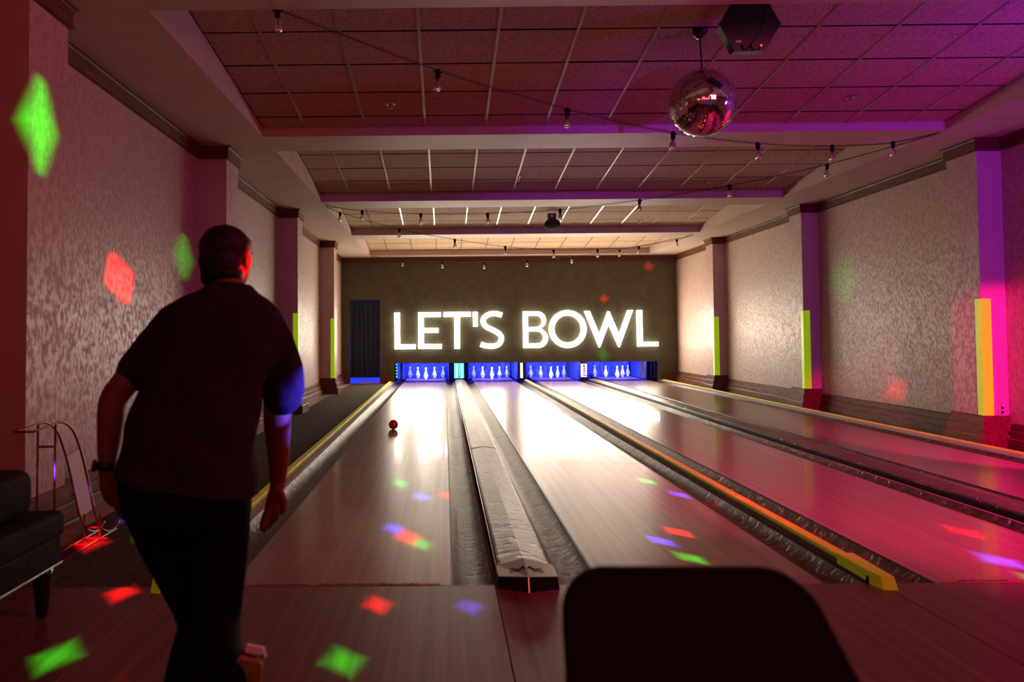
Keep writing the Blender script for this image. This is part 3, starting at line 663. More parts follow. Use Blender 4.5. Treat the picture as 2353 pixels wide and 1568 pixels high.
# ------------------------------------------------------------------ yellow-green corner strips on the pillars
def guard(side, y, z0, z1, lab):
    mb = MB(); x = PR if side > 0 else PL; t = .006; w1 = .10 if side > 0 else .075
    if side > 0: mb.box((x - t, y - t, z0), (x + w1, y, z1)); mb.box((x - t, y, z0), (x, y + .09, z1))
    else: mb.box((x - w1, y - t, z0), (x + t, y, z1)); mb.box((x, y, z0), (x + t, y + .03, z1))
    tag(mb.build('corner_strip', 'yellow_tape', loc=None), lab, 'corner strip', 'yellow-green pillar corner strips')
guard(1, 4.78, pb, 1.526, 'yellow-green corner strip on the nearest right pillar')
guard(1, 9.1, pb, 1.527, 'yellow-green corner strip on the middle right pillar')
guard(1, 13.43, pb, 1.525, 'yellow-green corner strip on the farthest right pillar')
guard(-1, 9.1, pb, 1.554, 'yellow-green corner strip on the left pillar beside the bowler\'s shoulder')
guard(-1, 13.43, pb, 1.556, 'yellow-green corner strip on the farthest left pillar')
mb = MB(); mb.box((0, -.008, 0), (.075, 0, .115)); mb.box((.022, -.011, .02), (.052, -.007, .05), 1); mb.box((.022, -.011, .065), (.052, -.007, .095), 1)
o = mb.build('wall_outlet', ['outlet', 'panel_dark'], loc=(5.775, 4.775, .30)); tag(o, 'small socket plate low on the magenta-lit pillar', 'outlet')
mb = MB(); mb.box((0, 0, 0), (.012, .12, .28)); mb.box((0, .02, -.10), (.010, .09, -.03)); o = mb.build('wall_panel_box', 'outlet', loc=(XL, 16.0, .62)); tag(o, 'small pale plate on the left wall near the end wall', 'wall plate')

# ------------------------------------------------------------------ sprinklers and clip
def plane_z(back, y): return 3.325 - .098 * (y - back)
spk = [(-.514, 3.765, 4.39), (3.795, 3.726, 4.39), (-.497, 7.967, 8.42), (3.773, 7.938, 8.42), (-.484, 12.1, 12.5), (3.778, 12.05, 12.5), (3.7, 16.1, 16.58)]
sl = ['nearest bay, left of the mirror ball', 'nearest bay, right of the mirror ball', 'second bay, left side', 'second bay, right side', 'third bay, left side', 'third bay, right side', 'last bay']
s0 = None
for (x, y, bk), lb in zip(spk, sl):
    if s0 is None:
        s0 = empty('sprinkler', (x, y, plane_z(bk, y)), '', 'sprinkler', 'ceiling sprinklers')
        mb = MB(); mb.lathe([(.045, -.006), (.050, -.010), (.047, -.014), (.026, -.012), (.024, -.006)], n=20); mb.build('escutcheon', 'chrome', s0, smooth=True)
        mb = MB(); mb.lathe([(.008, 0), (.010, -.03), (.006, -.042), (.020, -.045), (.020, -.048), (.002, -.049)], n=12); mb.build('head', 'steel', s0, smooth=True); o = s0
    else:
        o = s0.copy(); COL.objects.link(o)
        for ch in list(s0.children): q = ch.copy(); COL.objects.link(q); q.parent = o
        o.location = (x, y, plane_z(bk, y))
    o['label'] = 'small round ceiling sprinkler in the ' + lb
mb = MB(); mb.box((0, -.28, -.012), (.02, .28, .0)); mb.box((.0, .1, -.04), (.02, .14, 0)); o = mb.build('ceiling_clip', 'black', loc=(1.04, 7.75, plane_z(8.42, 7.75) - .012)); o.rotation_euler.x = -.098; tag(o, 'black metal strip clipped to a grid bar of the second ceiling bay', 'clip')

# ------------------------------------------------------------------ mirror ball
BC = Vector((1.972, 2.321, 2.955)); BR = .258
t = empty('mirror_ball', BC, 'large mirror ball hanging from the nearest ceiling bay', 'mirror ball')
mb = MB(); mb.sphere((0, 0, 0), BR - .004, BR - .004, BR - .004, 24); mb.build('core', 'black', t, smooth=True)
mb = MB(); rows = 76
for r_ in range(rows):
    th = -PI / 2 + PI * (r_ + .5) / rows; dth = PI / rows * .46; rr = math.cos(th); nn = max(6, int(2 * PI * rr * BR / .0112))
    for k in range(nn):
        ph = 2 * PI * (k + .5) / nn; dph = PI / nn * .92
        c = Vector((math.cos(th) * math.cos(ph), math.cos(th) * math.sin(ph), math.sin(th)))
        e1 = Vector((-math.sin(ph), math.cos(ph), 0)); e2 = c.cross(e1)
        c2 = (c + Vector((R.gauss(0, .013), R.gauss(0, .013), R.gauss(0, .013)))).normalized(); e1 = (e1 - c2 * e1.dot(c2)).normalized(); e2 = c2.cross(e1)
        hx = rr * dph * BR; hz = dth * BR; p = c * BR
        mb.add([p - e1 * hx - e2 * hz, p + e1 * hx - e2 * hz, p + e1 * hx + e2 * hz, p - e1 * hx + e2 * hz], [(0, 1, 2, 3)])
o = mb.build('mirror_tiles', 'mirror', t, recalc=False); o['kind'] = 'stuff'
mb = MB(); mb.tube([(0, 0, BR - .005), (-.004, 0, .40), (-.010, 0, .515)], .006, 8); mb.tube([(.006, 0, BR - .005), (-.010, 0, .50)], .0025, 6); mb.build('hanger', 'black', t)
mb = MB(); mb.lathe([(.012, BR - .012), (.035, BR - .01), (.035, BR + .006), (.012, BR + .012)], n=14); mb.build('collar', 'steel', t, smooth=True)
mb = MB(); mb.lathe([(.022, .500), (.030, .515), (.045, .525), (.058, .548), (.066, .585), (.066, .572), (.060, .60), (.02, .605)], c=(-.014, 0, 0), n=20); mb.build('motor', 'black_gloss', t, smooth=True)

# ------------------------------------------------------------------ hexagonal effect light
t = empty('hexagonal_fixture', (2.172, 1.90, 3.385), 'black hexagonal effect light on the ceiling beside the mirror ball', 'light fixture')
ez = Vector((-.06, -.985, -.10)).normalized(); ex = Vector((1, 0, 0)); ex = (ex - ez * ex.dot(ez)).normalized(); ey = ez.cross(ex)
rot = Matrix((ex, ey, ez)).transposed()
def hexp(r, z): return [(r * math.cos(math.radians(60 * k + 0)), r * math.sin(math.radians(60 * k + 0)), z) for k in range(6)]
mb = MB(); vs = hexp(.213, .07) + hexp(.213, -.05); mb.add([tuple(rot @ Vector(v)) for v in vs], [(0, 1, 2, 3, 4, 5), (11, 10, 9, 8, 7, 6)] + [(k, k + 6, (k + 1) % 6 + 6, (k + 1) % 6) for k in range(6)])
o = mb.build('housing', 'device_black', t); bevel(o, .004, 2)
fn = rot @ Vector((0, 0, 1)); fx = Vector((1, 0, 0)); fx = (fx - fn * fx.dot(fn)).normalized(); fyv = fn.cross(fx) * -1
if fyv.z < 0: fyv = -fyv
def fp_(x, y, d=.071): return fn * d + fx * x + fyv * y
mb = MB(); q = [fp_(-.10, -.125), fp_(-.06, -.125), fp_(-.06, -.107), fp_(-.10, -.107)]; q2 = [v + fn * .0015 for v in q]
mb.add(q + q2, [(3, 2, 1, 0), (4, 5, 6, 7), (0, 1, 5, 4), (1, 2, 6, 5), (2, 3, 7, 6), (3, 0, 4, 7)]); mb.build('label_sticker', 'sticker', t)
mb = MB(); mb.sphere(tuple(fp_(.075, -.150, .078)), .006, .006, .006, 8); mb.build('power_light', 'red_led', t, smooth=True)
mb = MB(); mb.tube([fp_(-.06, -.14, .08), fp_(-.05, -.17, .085), fp_(-.02, -.175, .085), fp_(.0, -.15, .08)], .005, 6); mb.tube([fp_(.0, -.14, .08), fp_(.02, -.18, .085), fp_(.06, -.175, .085), fp_(.07, -.155, .08)], .005, 6); mb.tube([fp_(.0, -.14, .075), fp_(.05, -.08, .075), fp_(.09, .0, .075), fp_(.10, .12, .075)], .003, 6); mb.build('cable', 'black', t, smooth=True)
mb = MB(); mb.box((-.03, .0, .17), (.03, .05, .195)); mb.build('ceiling_mount', 'black', t)
mb = MB(); mb.box((0, 0, 0), (.11, .12, .05)); mb.tube([(.02, -.004, .012), (.02, .01, .012)], .006, 8, 1); o = mb.build('junction_box', ['red_lit_box_wire', 'black'], loc=(1.98, 1.66, 3.535)); o.rotation_euler.x = -.098; tag(o, 'small box, red light painted on it, on the ceiling beside the hexagonal effect light', 'junction box')  # the red light falling on the box is in its colour
# small dome fixture of the third bay
t = empty('dome_fixture', (1.968, 11.17, 3.212), 'small black dome-shaped effect light hanging in the third ceiling bay', 'light fixture')
rt = Matrix.Rotation(math.radians(-38), 3, 'X')
mb = MB(); mb.lathe([(.145, -.035), (.150, -.025), (.135, .0), (.09, .035), (.055, .05)], c=(0, -.02, .0), n=24, mat=rt); mb.build('dome', 'device_black', t, smooth=True)
mb = MB(); mb.box((-.07, -.04, .02), (.07, .06, .19)); o = mb.build('body', 'device_black', t); bevel(o, .006, 2)
mb = MB(); mb.tube([(-.085, 0, .10), (-.085, 0, .235), (.085, 0, .235), (.085, 0, .10)], .005, 6); mb.build('bracket', 'steel', t)
mb = MB(); mb.box((-.03, -.0445, .12), (.02, -.041, .16)); mb.build('label_sticker', 'sticker', t)

# ------------------------------------------------------------------ string lights
STR = [
 ('nearest string of clear bulbs, falling from the nearest beam to the right soffit', (-1.86, .72, 3.24), (5.08, 4.47, 3.225),
  [(-1.064, 1.175, 3.263), (-.05, 1.724, 3.035), (.927, 2.253, 2.897), (1.868, 2.762, 2.832), (2.735, 3.231, 2.845), (3.605, 3.702, 2.921), (4.407, 4.136, 3.047)], [(-1.204, 1.1, 3.295)]),
 ('second string of clear bulbs, from the right soffit back to the third beam', (5.08, 4.5, 3.22), (-1.84, 8.75, 3.205),
  [(4.183, 5.051, 3.022), (3.298, 5.594, 2.895), (2.39, 6.152, 2.827), (1.49, 6.705, 2.801), (.579, 7.265, 2.841), (-.345, 7.832, 2.927), (-1.242, 8.383, 3.062)], []),
 ('third string of clear bulbs, behind the small dome fixture', (-1.84, 8.75, 3.2), (5.06, 12.86, 3.185),
  [(-1.631, 8.875, 3.112), (-.737, 9.41, 2.913), (.167, 9.95, 2.796), (1.056, 10.482, 2.727), (1.973, 11.03, 2.713), (2.87, 11.566, 2.768), (3.773, 12.107, 2.875), (4.659, 12.637, 3.063)], []),
 ('farthest string of clear bulbs, just in front of the olive end wall', (5.06, 12.9, 3.18), (-1.84, 16.6, 3.165),
  [(3.716, 13.60, 2.967), (2.787, 14.10, 2.875), (1.852, 14.60, 2.845), (.905, 15.12, 2.850), (-.051, 15.63, 2.918), (-1.023, 16.15, 3.01)], [])]
sock = bulbm = fil = None
for lab, A, B, bl_, extra in STR:
    t = empty('string_light', A, lab, 'string light', 'strings of clear bulbs'); A_ = Vector(A)
    pts = [A_] + [Vector(p) for p in extra] + [Vector(p) for p in bl_] + [Vector(B)]
    pts.sort(key=lambda v: (v - A_).length); path = []
    for i in range(len(pts) - 1):
        p0, p1, p2, p3 = pts[max(i - 1, 0)], pts[i], pts[i + 1], pts[min(i + 2, len(pts) - 1)]
        for k in range(5):
            u = k / 5; path.append(.5 * ((2 * p1) + (-p0 + p2) * u + (2 * p0 - 5 * p1 + 4 * p2 - p3) * u * u + (-p0 + 3 * p1 - 3 * p2 + p3) * u ** 3) - A_)
    path.append(pts[-1] - A_)
    mb = MB(); mb.tube(path, .0035, 6); mb.build('cable', 'black', t, smooth=True)
    mb = MB(); mb.tube([Vector((0, 0, .012)) + path[0]] + [p + Vector((0, 0, .004 + .010 * math.sin(PI * k / (len(path) - 1)))) for k, p in enumerate(path)][1:-1] + [path[-1] + Vector((0, 0, .012))], .0014, 5); mb.build('support_wire', 'black', t, smooth=True)
    for k, p in enumerate(bl_):
        if sock is None:
            mb = MB(); mb.lathe([(.006, .016), (.012, .012), (.0165, 0), (.0185, -.004), (.0185, -.040), (.016, -.052), (.010, -.053)], n=14); mb.box((-.032, -.005, -.012), (.032, .005, -.002)); sock = mb.mesh('socket', ['black_rubber'], True)
            mb = MB(); mb.lathe([(.013, -.050), (.0135, -.060), (.020, -.078), (.0265, -.096), (.0285, -.112), (.0255, -.128), (.016, -.139), (.003, -.143)], n=18); bulbm = mb.mesh('bulb', ['bulb_glass'], True)
            mb = MB(); mb.lathe([(.006, -.052), (.005, -.085), (.002, -.088)], n=8); mb.tube([(-.008, 0, -.105), (-.004, 0, -.08), (.004, 0, -.08), (.008, 0, -.105)], .0012, 5); fil = mb.mesh('filament', ['filament'], True)
        s = link('socket', sock, t, Vector(p) - A_); s.rotation_euler = (R.uniform(-.06, .06), R.uniform(-.1, .1), math.atan2(B[1] - A[1], B[0] - A[0]))
        b_ = link('bulb', bulbm, s); link('filament', fil, s)
# last bulb of the farthest string, tipped up at its anchor
# ------------------------------------------------------------------ bowler (person)
SH = [(-0.757, -1.15, 1.380, 0.064, 0.070, -0.10), (-0.752, -1.17, 1.3505, 0.0914, 0.09, -0.0934), (-0.763, -1.19, 1.3255, 0.1411, 0.105, -0.039), (-0.766, -1.22, 1.289, 0.1871, 0.125, -0.0321), (-0.7635, -1.25, 1.242, 0.2125, 0.135, -0.0141), (-0.773, -1.28, 1.1785, 0.2171, 0.14, 0.0253), (-0.778, -1.31, 1.112, 0.2112, 0.14, 0.0427), (-0.796, -1.35, 1.0405, 0.1951, 0.138, 0.0282), (-0.803, -1.39, 0.968, 0.2001, 0.135, 0.025), (-0.809, -1.43, 0.9045, 0.201, 0.135, -0.0075), (-0.8065, -1.46, 0.842, 0.2007, 0.14, -0.0399), (-0.8015, -1.48, 0.786, 0.2036, 0.15, -0.1037), (-0.7955, -1.5, 0.745, 0.2067, 0.155, -0.1769)]
def ringloft(mb, rs, grow=0, n=36, ex=2.4, wr=0):
    vs = []
    for q, (x, y, z, rx, ry, s_) in enumerate(rs):
        for k in range(n):
            a = 2 * PI * k / n; c, s = math.cos(a), math.sin(a); e = 2 / ex
            dx = math.copysign(abs(c) ** e, c) * (rx + grow); dy = math.copysign(abs(s) ** e, s) * (ry + grow)
            f = 1 + wr * noise.noise(Vector((dx * 9, z * 7, dy * 9)))
            vs.append((x + dx * f, y + dy * f, z + s_ * dx))
    m_ = len(rs); fs = [(i * n + j, i * n + (j + 1) % n, (i + 1) * n + (j + 1) % n, (i + 1) * n + j) for i in range(m_ - 1) for j in range(n)]
    fs.append(tuple(range(n))); fs.append(tuple((m_ - 1) * n + j for j in range(n))); mb.add(vs, fs)
def limb(mb, pts, n=18, grow=0, sq=1.0):
    P = [Vector(p[:3]) for p in pts]; r_ = [p[3] + grow for p in pts]; out = []; rr = []
    for i in range(len(P) - 1):
        p0, p1, p2, p3 = P[max(i - 1, 0)], P[i], P[i + 1], P[min(i + 2, len(P) - 1)]
        for k in range(4):
            u = k / 4; out.append(.5 * ((2 * p1) + (-p0 + p2) * u + (2 * p0 - 5 * p1 + 4 * p2 - p3) * u * u + (-p0 + 3 * p1 - 3 * p2 + p3) * u ** 3)); rr.append(r_[i] * (1 - u) + r_[i + 1] * u)
    out.append(P[-1]); rr.append(r_[-1]); mb.tube(out, rr, n, sq=sq)
    mb.sphere(tuple(P[-1]), r_[-1] * .97, r_[-1] * .97, r_[-1] * .97, 6); mb.sphere(tuple(P[0]), r_[0] * .97, r_[0] * .97, r_[0] * .97, 6)
ARL = [(-0.921, -1.25, 1.223, 0.058), (-0.986, -1.27, 1.145, 0.050), (-1.046, -1.3, 1.066, 0.0453), (-1.088, -1.33, 1.0, 0.0434), (-1.095, -1.34, 0.931, 0.0419), (-1.101, -1.34, 0.855, 0.0349), (-1.106, -1.34, 0.786, 0.0265), (-1.105, -1.34, 0.755, 0.0251)]
ARR = [(-0.619, -1.25, 1.221, 0.058), (-0.587, -1.22, 1.111, 0.052), (-0.588, -1.2, 0.986, 0.047), (-0.592, -1.18, 0.911, 0.0473), (-0.595, -1.16, 0.857, 0.0442), (-0.596, -1.14, 0.766, 0.0355), (-0.603, -1.12, 0.695, 0.0272), (-0.606, -1.12, 0.666, 0.0257)]
HANDS = [
 [(-1.105, -1.34, 0.761, 0.0237), (-1.101, -1.34, 0.73, 0.0279), (-1.091, -1.335, 0.695, 0.0308), (-1.083, -1.33, 0.676, 0.0266)],
 [(-1.064, -1.35, 0.688, 0.0111), (-1.046, -1.362, 0.662, 0.0104), (-1.029, -1.362, 0.640, 0.009), (-1.014, -1.352, 0.626, 0.0076)],
 [(-1.075, -1.335, 0.677, 0.0112), (-1.062, -1.340, 0.648, 0.0105), (-1.046, -1.338, 0.620, 0.0091), (-1.032, -1.328, 0.602, 0.0077)],
 [(-1.088, -1.315, 0.674, 0.0105), (-1.080, -1.314, 0.643, 0.0098), (-1.067, -1.310, 0.616, 0.0089), (-1.053, -1.30, 0.600, 0.0075)],
 [(-1.10, -1.300, 0.677, 0.0099), (-1.098, -1.294, 0.652, 0.0089), (-1.089, -1.288, 0.630, 0.0078), (-1.079, -1.278, 0.616, 0.0068)],
 [(-1.081, -1.36, 0.743, 0.0125), (-1.053, -1.38, 0.724, 0.0117), (-1.038, -1.387, 0.7, 0.0103), (-1.029, -1.387, 0.681, 0.0082)],
 [(-0.606, -1.12, 0.67, 0.0257), (-0.61, -1.115, 0.642, 0.0303), (-0.619, -1.11, 0.609, 0.0318), (-0.626, -1.11, 0.588, 0.0273)],
 [(-0.634, -1.138, 0.600, 0.012), (-0.644, -1.145, 0.573, 0.0113), (-0.652, -1.142, 0.548, 0.0098), (-0.655, -1.135, 0.530, 0.0083)],
 [(-0.630, -1.115, 0.596, 0.0121), (-0.638, -1.118, 0.566, 0.0114), (-0.648, -1.112, 0.538, 0.0099), (-0.654, -1.10, 0.520, 0.0084)],
 [(-0.620, -1.093, 0.594, 0.0114), (-0.625, -1.090, 0.566, 0.0107), (-0.634, -1.083, 0.541, 0.0096), (-0.643, -1.073, 0.524, 0.0081)],
 [(-0.610, -1.075, 0.597, 0.0107), (-0.612, -1.068, 0.576, 0.0096), (-0.619, -1.06, 0.556, 0.0084), (-0.627, -1.05, 0.542, 0.0074)],
 [(-0.587, -1.14, 0.654, 0.0135), (-0.575, -1.158, 0.635, 0.0127), (-0.574, -1.166, 0.613, 0.0112), (-0.580, -1.166, 0.595, 0.0089)]]
LEGL = [(-0.874, -1.5, 0.705, 0.1154), (-0.861, -1.46, 0.605, 0.1066), (-0.836, -1.42, 0.489, 0.092), (-0.799, -1.4, 0.377, 0.0800), (-0.779, -1.42, 0.304, 0.0700), (-0.783, -1.47, 0.243, 0.0717), (-0.791, -1.52, 0.176, 0.0677), (-0.796, -1.56, 0.122, 0.0563), (-0.8, -1.57, 0.085, 0.0535)]
LEGR = [(-0.722, -1.5, 0.691, 0.1128), (-0.712, -1.5, 0.614, 0.1023), (-0.701, -1.52, 0.516, 0.0859), (-0.693, -1.55, 0.424, 0.0733), (-0.682, -1.58, 0.360, 0.0620), (-0.650, -1.68, 0.325, 0.0600), (-0.610, -1.78, 0.305, 0.0540), (-0.590, -1.84, 0.26, 0.0500), (-0.595, -1.85, 0.20, 0.0500)]
per = empty('person', (-.795, -1.5, 0), 'bowler in dark t-shirt and black trousers leaning forward after the throw, seen from behind', 'person')
per_inv = Matrix.Translation(-Vector(per.location))
def adopt(o, parent=None):
    o.data.transform(per_inv); o.parent = parent or per; return o
HC = Vector((-.790, -1.06, 1.474)); hr = Matrix.Rotation(math.radians(-20), 3, 'Z') @ Matrix.Rotation(math.radians(-6), 3, 'X')   # face turned to the right, +Y is forward
def H(x, y, z): return tuple(HC + hr @ Vector((x, y, z)))
mb = MB()
inner = [(x, y, z, max(.03, rx - .016), max(.03, ry - .016), s_) for x, y, z, rx, ry, s_ in SH]; ringloft(mb, inner)
limb(mb, [(-0.760, -1.20, 1.29, 0.062), (-0.765, -1.165, 1.345, 0.056), (-0.775, -1.12, 1.395, 0.054), (-0.785, -1.085, 1.44, 0.056)])
limb(mb, ARL); limb(mb, ARR)
for h in HANDS: limb(mb, h, 12)
limb(mb, [(x, y, z, r_ - .02) for x, y, z, r_ in LEGL]); limb(mb, [(x, y, z, r_ - .02) for x, y, z, r_ in LEGR])
mb.sphere((-.80, -1.49, .72), .16, .12, .10, 12)
mb.sphere(H(0, -.012, .022), .076, .093, .082, 14, mat=hr); mb.sphere(H(0, .030, -.028), .060, .066, .082, 14, mat=hr); mb.sphere(H(0, .066, -.092), .026, .022, .020, 8, mat=hr)
limb(mb, [H(0, .093, .018) + (.008,), H(0, .108, -.012) + (.011,), H(0, .112, -.028) + (.014,)], 10)          # nose
for sx in (-1, 1):
    mb.sphere(H(sx * .030, .086, .016), .014, .008, .008, 8, mat=hr)                                    # eyelids
    mb.sphere(H(sx * .030, .088, .034), .020, .007, .006, 8, mat=hr)                                    # brow
    mb.sphere(H(sx * .084, -.004, -.014), .012, .019, .033, 10, mat=hr); mb.sphere(H(sx * .078, -.004, -.038), .008, .010, .012, 8, mat=hr)   # ears
mb.sphere(H(0, .094, -.056), .024, .010, .006, 8, mat=hr); mb.sphere(H(0, .092, -.066), .020, .010, .006, 8, mat=hr)      # lips
body = adopt(remeshed(mb, 'body', ['skin'], .0062, 2, None))
mb = MB()
mb.sphere(H(0, -.022, .030), .088, .098, .085, 16, mat=hr); mb.sphere(H(0, -.045, -.020), .078, .072, .082, 14, mat=hr); mb.sphere(H(0, -.055, -.078), .066, .046, .046, 12, mat=hr); mb.sphere(H(.030, -.046, -.088), .060, .046, .040, 12, mat=hr); mb.sphere((-.776, -1.150, 1.408), .060, .064, .026, 12)
mb.sphere(H(0, .035, .058), .064, .044, .040, 12, mat=hr)
for k in range(0):
    a = R.uniform(0, 2 * PI); e = R.uniform(-.3, 1.4); d = Vector((math.cos(a) * math.cos(e), math.sin(a) * math.cos(e) * 1.05 - .15, math.sin(e)))
    p = Vector((0, -.02, .028)) + Vector((d.x * .085, d.y * .094, d.z * .082)); q = p + d * .001 + Vector((R.uniform(-.02, .02), R.uniform(-.01, .01), -.018)); 
    if p.y < .03: mb.tube([H(*p), H(*((p + q) / 2 + d * .002)), H(*q)], [.008, .007, .003], 5)
adopt(remeshed(mb, 'hair', ['hair'], .006, 1, None))
mb = MB(); ringloft(mb, SH, 0, 44, 2.5, .035)
limb(mb, [(-0.905, -1.25, 1.236, 0.078), (-0.955, -1.26, 1.185, .071), (-1.003, -1.28, 1.125, 0.064), (-1.038, -1.295, 1.076, 0.061)]); limb(mb, [(-0.632, -1.25, 1.232, 0.076), (-0.594, -1.235, 1.160, .073), (-0.572, -1.21, 1.07, 0.0745), (-0.568, -1.2, .998, 0.0735)])
shirt = remeshed(mb, 'tshirt', ['shirt'], .008, 3, None)
for v in shirt.data.vertices:   # soft drape folds
    c = v.co; f = max(0, min(1, (1.25 - c.z) / .4)); n_ = v.normal
    amt = .006 * math.sin(c.z * 38 + c.x * 16 + 3 * noise.noise(c * 4)) * f + .004 * noise.noise(c * 14)
    v.co = c + n_ * amt
adopt(shirt)
mb = MB(); ringloft(mb, [(-0.811, -1.46, 0.83, 0.180, 0.118, -0.0608), (-0.811, -1.47, 0.8075, 0.1893, 0.13, -0.0608), (-0.809, -1.49, 0.755, 0.1945, 0.145, -0.0722), (-0.8005, -1.5, 0.7115, 0.1916, 0.15, -0.0392), (-0.7945, -1.5, 0.666, 0.1845, 0.15, -0.0054), (-.79, -1.49, .62, .165, .13, 0)])
limb(mb, LEGL); limb(mb, LEGR); adopt(remeshed(mb, 'trousers', ['jeans'], .008, 3, None))
# watch
mb = MB(); mb.tube([(-1.1055, -1.34, .797), (-1.1065, -1.34, .772)], .0315, 20); w_ = mb.build('wristwatch', 'watch_black', None, smooth=True); adopt(w_); w_.data.name = 'wristwatch'
mb = MB(); mb.lathe([(.020, 0), (.020, .010), (.016, .012), (.002, .012)], n=16, mat=Vector((-1, -.25, .1)).to_track_quat('Z', 'X').to_matrix(), c=(-1.136, -1.348, .786)); o = mb.build('watch_case', 'watch_black', None, smooth=True); adopt(o, w_)
# shoes
def shoe(M):
    mb = MB(); rs = []
    out = []
    for (y, hw, z0, z1) in [(-.07, .026, .012, .065), (-.06, .034, .010, .085), (-.02, .038, .010, .090), (.04, .038, .010, .080), (.09, .042, .010, .062), (.14, .047, .010, .050), (.19, .042, .010, .042), (.215, .022, .012, .030)]:
        out.append((y, hw, z0, z1))
    n = 16; vs = []
    for y, hw, z0, z1 in out:
        for k in range(n):
            a = 2 * PI * k / n; vs.append(M @ Vector((hw * math.cos(a), y, (z0 + z1) / 2 + (z1 - z0) / 2 * math.sin(a))))
    mb.add(vs, [(i * n + j, i * n + (j + 1) % n, (i + 1) * n + (j + 1) % n, (i + 1) * n + j) for i in range(7) for j in range(n)] + [tuple(range(n)), tuple(7 * n + j for j in range(n))])
    s = adopt(mb.build('shoe', ['shoe_blue'], None, smooth=True))
    def slab(name, mat, lo, hi, grow, y0=None, y1=None):
        mb = MB(); vs = []; sel = [q for q in out if (y0 is None or q[0] >= y0) and (y1 is None or q[0] <= y1)]
        for zz in (lo, hi):
            for y, hw, z0, z1 in sel: vs.append(M @ Vector((hw + grow, y, zz)))
            for y, hw, z0, z1 in reversed(sel): vs.append(M @ Vector((-hw - grow, y, zz)))
        k = len(sel) * 2; mb.add(vs, [tuple(range(k)), tuple(k + j for j in range(k))] + [(j, (j + 1) % k, (j + 1) % k + k, j + k) for j in range(k)])
        q = adopt(mb.build(name, mat, None)); q.parent = s; return q
    slab('sole', 'shoe_tan', -.004, .020, .004); slab('toe_band', 'shoe_red', .015, .034, .002, .1, .2)
    mb = MB(); vs = []
    for y, w2, z in [(-.074, .022, .03), (-.080, .024, .055), (-.066, .026, .085)]:
        vs += [M @ Vector((-w2, y, z)), M @ Vector((w2, y, z)), M @ Vector((w2 + .012, y + .03, z)), M @ Vector((-w2 - .012, y + .03, z))]
    mb.add(vs, [(i * 4 + j, i * 4 + (j + 1) % 4, (i + 1) * 4 + (j + 1) % 4, (i + 1) * 4 + j) for i in range(2) for j in range(4)] + [(0, 1, 2, 3), (8, 9, 10, 11)])
    q = adopt(mb.build('heel_counter', 'shoe_white', None)); q.parent = s
    return s
shoe(Matrix.Translation((-.80, -1.55, .0)) @ Matrix.Rotation(.06, 4, 'Z'))
# trailing foot: toe down, sole towards the camera
Mx = Matrix.Translation((-.553, -1.785, .285)) @ Matrix.Rotation(.10, 4, 'Y') @ Matrix.Rotation(math.radians(-78), 4, 'X') @ Matrix.Rotation(.1, 4, 'Z') @ Matrix.Diagonal((.9, .9, .9, 1))
shoe(Mx)

# ------------------------------------------------------------------ leather sofa at the left
t = empty('leather_sofa', (-2.105, -1.5, 0), 'dark brown leather sofa cut off by the left edge of the picture', 'sofa')
def soft(a, b_, name, mat, r_, parent, seg=4):
    mb = MB(); mb.box(a, b_); o = mb.build(name, mat, parent); bevel(o, r_, seg, 30); sharp(o, 60); return o
soft((-.45, -1.2, .21), (.39, 1.17, .33), 'base', 'leather', .015, t)
soft((-.45, -1.2, .325), (.40, 1.19, .435), 'seat_cushion', 'leather', .030, t)
soft((-.55, -1.2, .43), (.30, 1.12, .63), 'backrest', 'leather', .07, t, 6)
mb = MB(); mb.tube([(.392, -1.2, .212), (.392, 1.168, .212), (-.4, 1.172, .212)], .006, 8); mb.build('piping', 'piping', t, smooth=True)
for x, y in [(.34, 1.10), (.34, -1.1), (-.38, 1.06)]:
    mb = MB(); mb.lathe([(.020, 0), (.024, .01), (.040, .16), (.042, .212)], c=(x, y, 0), n=16); mb.build('leg', 'black_gloss', t, smooth=True)

# ------------------------------------------------------------------ ball ramp (kids' ramp)
t = empty('ball_ramp', (-2.167, .8, CZ), 'red-lit tubular steel ball ramp standing on the carpet by the left wall', 'ball ramp')
RP = [(-.58, .748), (-.44, .755), (-.30, .765), (-.20, .745), (-.11, .69), (-.04, .60), (.02, .50), (.07, .40), (.12, .29), (.18, .17), (.26, .075), (.36, .025), (.46, .015), (.55, .045)]
RP = [(y, z) for y, z in RP]
def pl(pts, r_, name, n=8): mb = MB(); mb.tube(pts, r_, n); return mb.build(name, 'red_steel', t, smooth=True)
for x in (-.047, .047):
    pp = [tuple((x,)) + tuple(q) for q in [tuple(v) for v in [(p.x, p.y) for p in spl([(a, b_) for a, b_ in RP], 4)]]]
    pl(pp, .0065, 'ramp_rail')
    pl([(x, -.34, .0), (x, -.335, .76)], .0065, 'rear_upright'); pl([(x, .25, .0), (x, .25, .095 + .06)], .0065, 'front_upright')
    pl([(x, -.42, .008), (x, .50, .008)], .0065, 'base_rail')
pl([(-.047, -.58, .748), (.047, -.58, .748)], .0065, 'top_crossbar'); pl([(-.047, -.335, .64), (.047, -.335, .64)], .0065, 'rear_crossbar'); pl([(-.047, .25, .075), (.047, .25, .075)], .0065, 'front_crossbar')
pl([(-.047, .10, .008), (.047, .10, .008)], .0065, 'base_crossbar'); pl([(-.047, .25, .008), (.09, .25, .008)], .0065, 'base_crossbar'); pl([(-.07, -.42, .008), (.08, -.42, .008)], .0065, 'base_crossbar')
# pale board leaning on the wall
mb = MB(); mb.box((0, 0, 0), (.012, .25, .44)); o = mb.build('leaning_board', 'board_pale', loc=(-2.50, 1.62, CZ + .0)); o.rotation_euler = (.14, -.15, 0); tag(o, 'pale flat board leaning on the left wall behind the ball ramp', 'board')

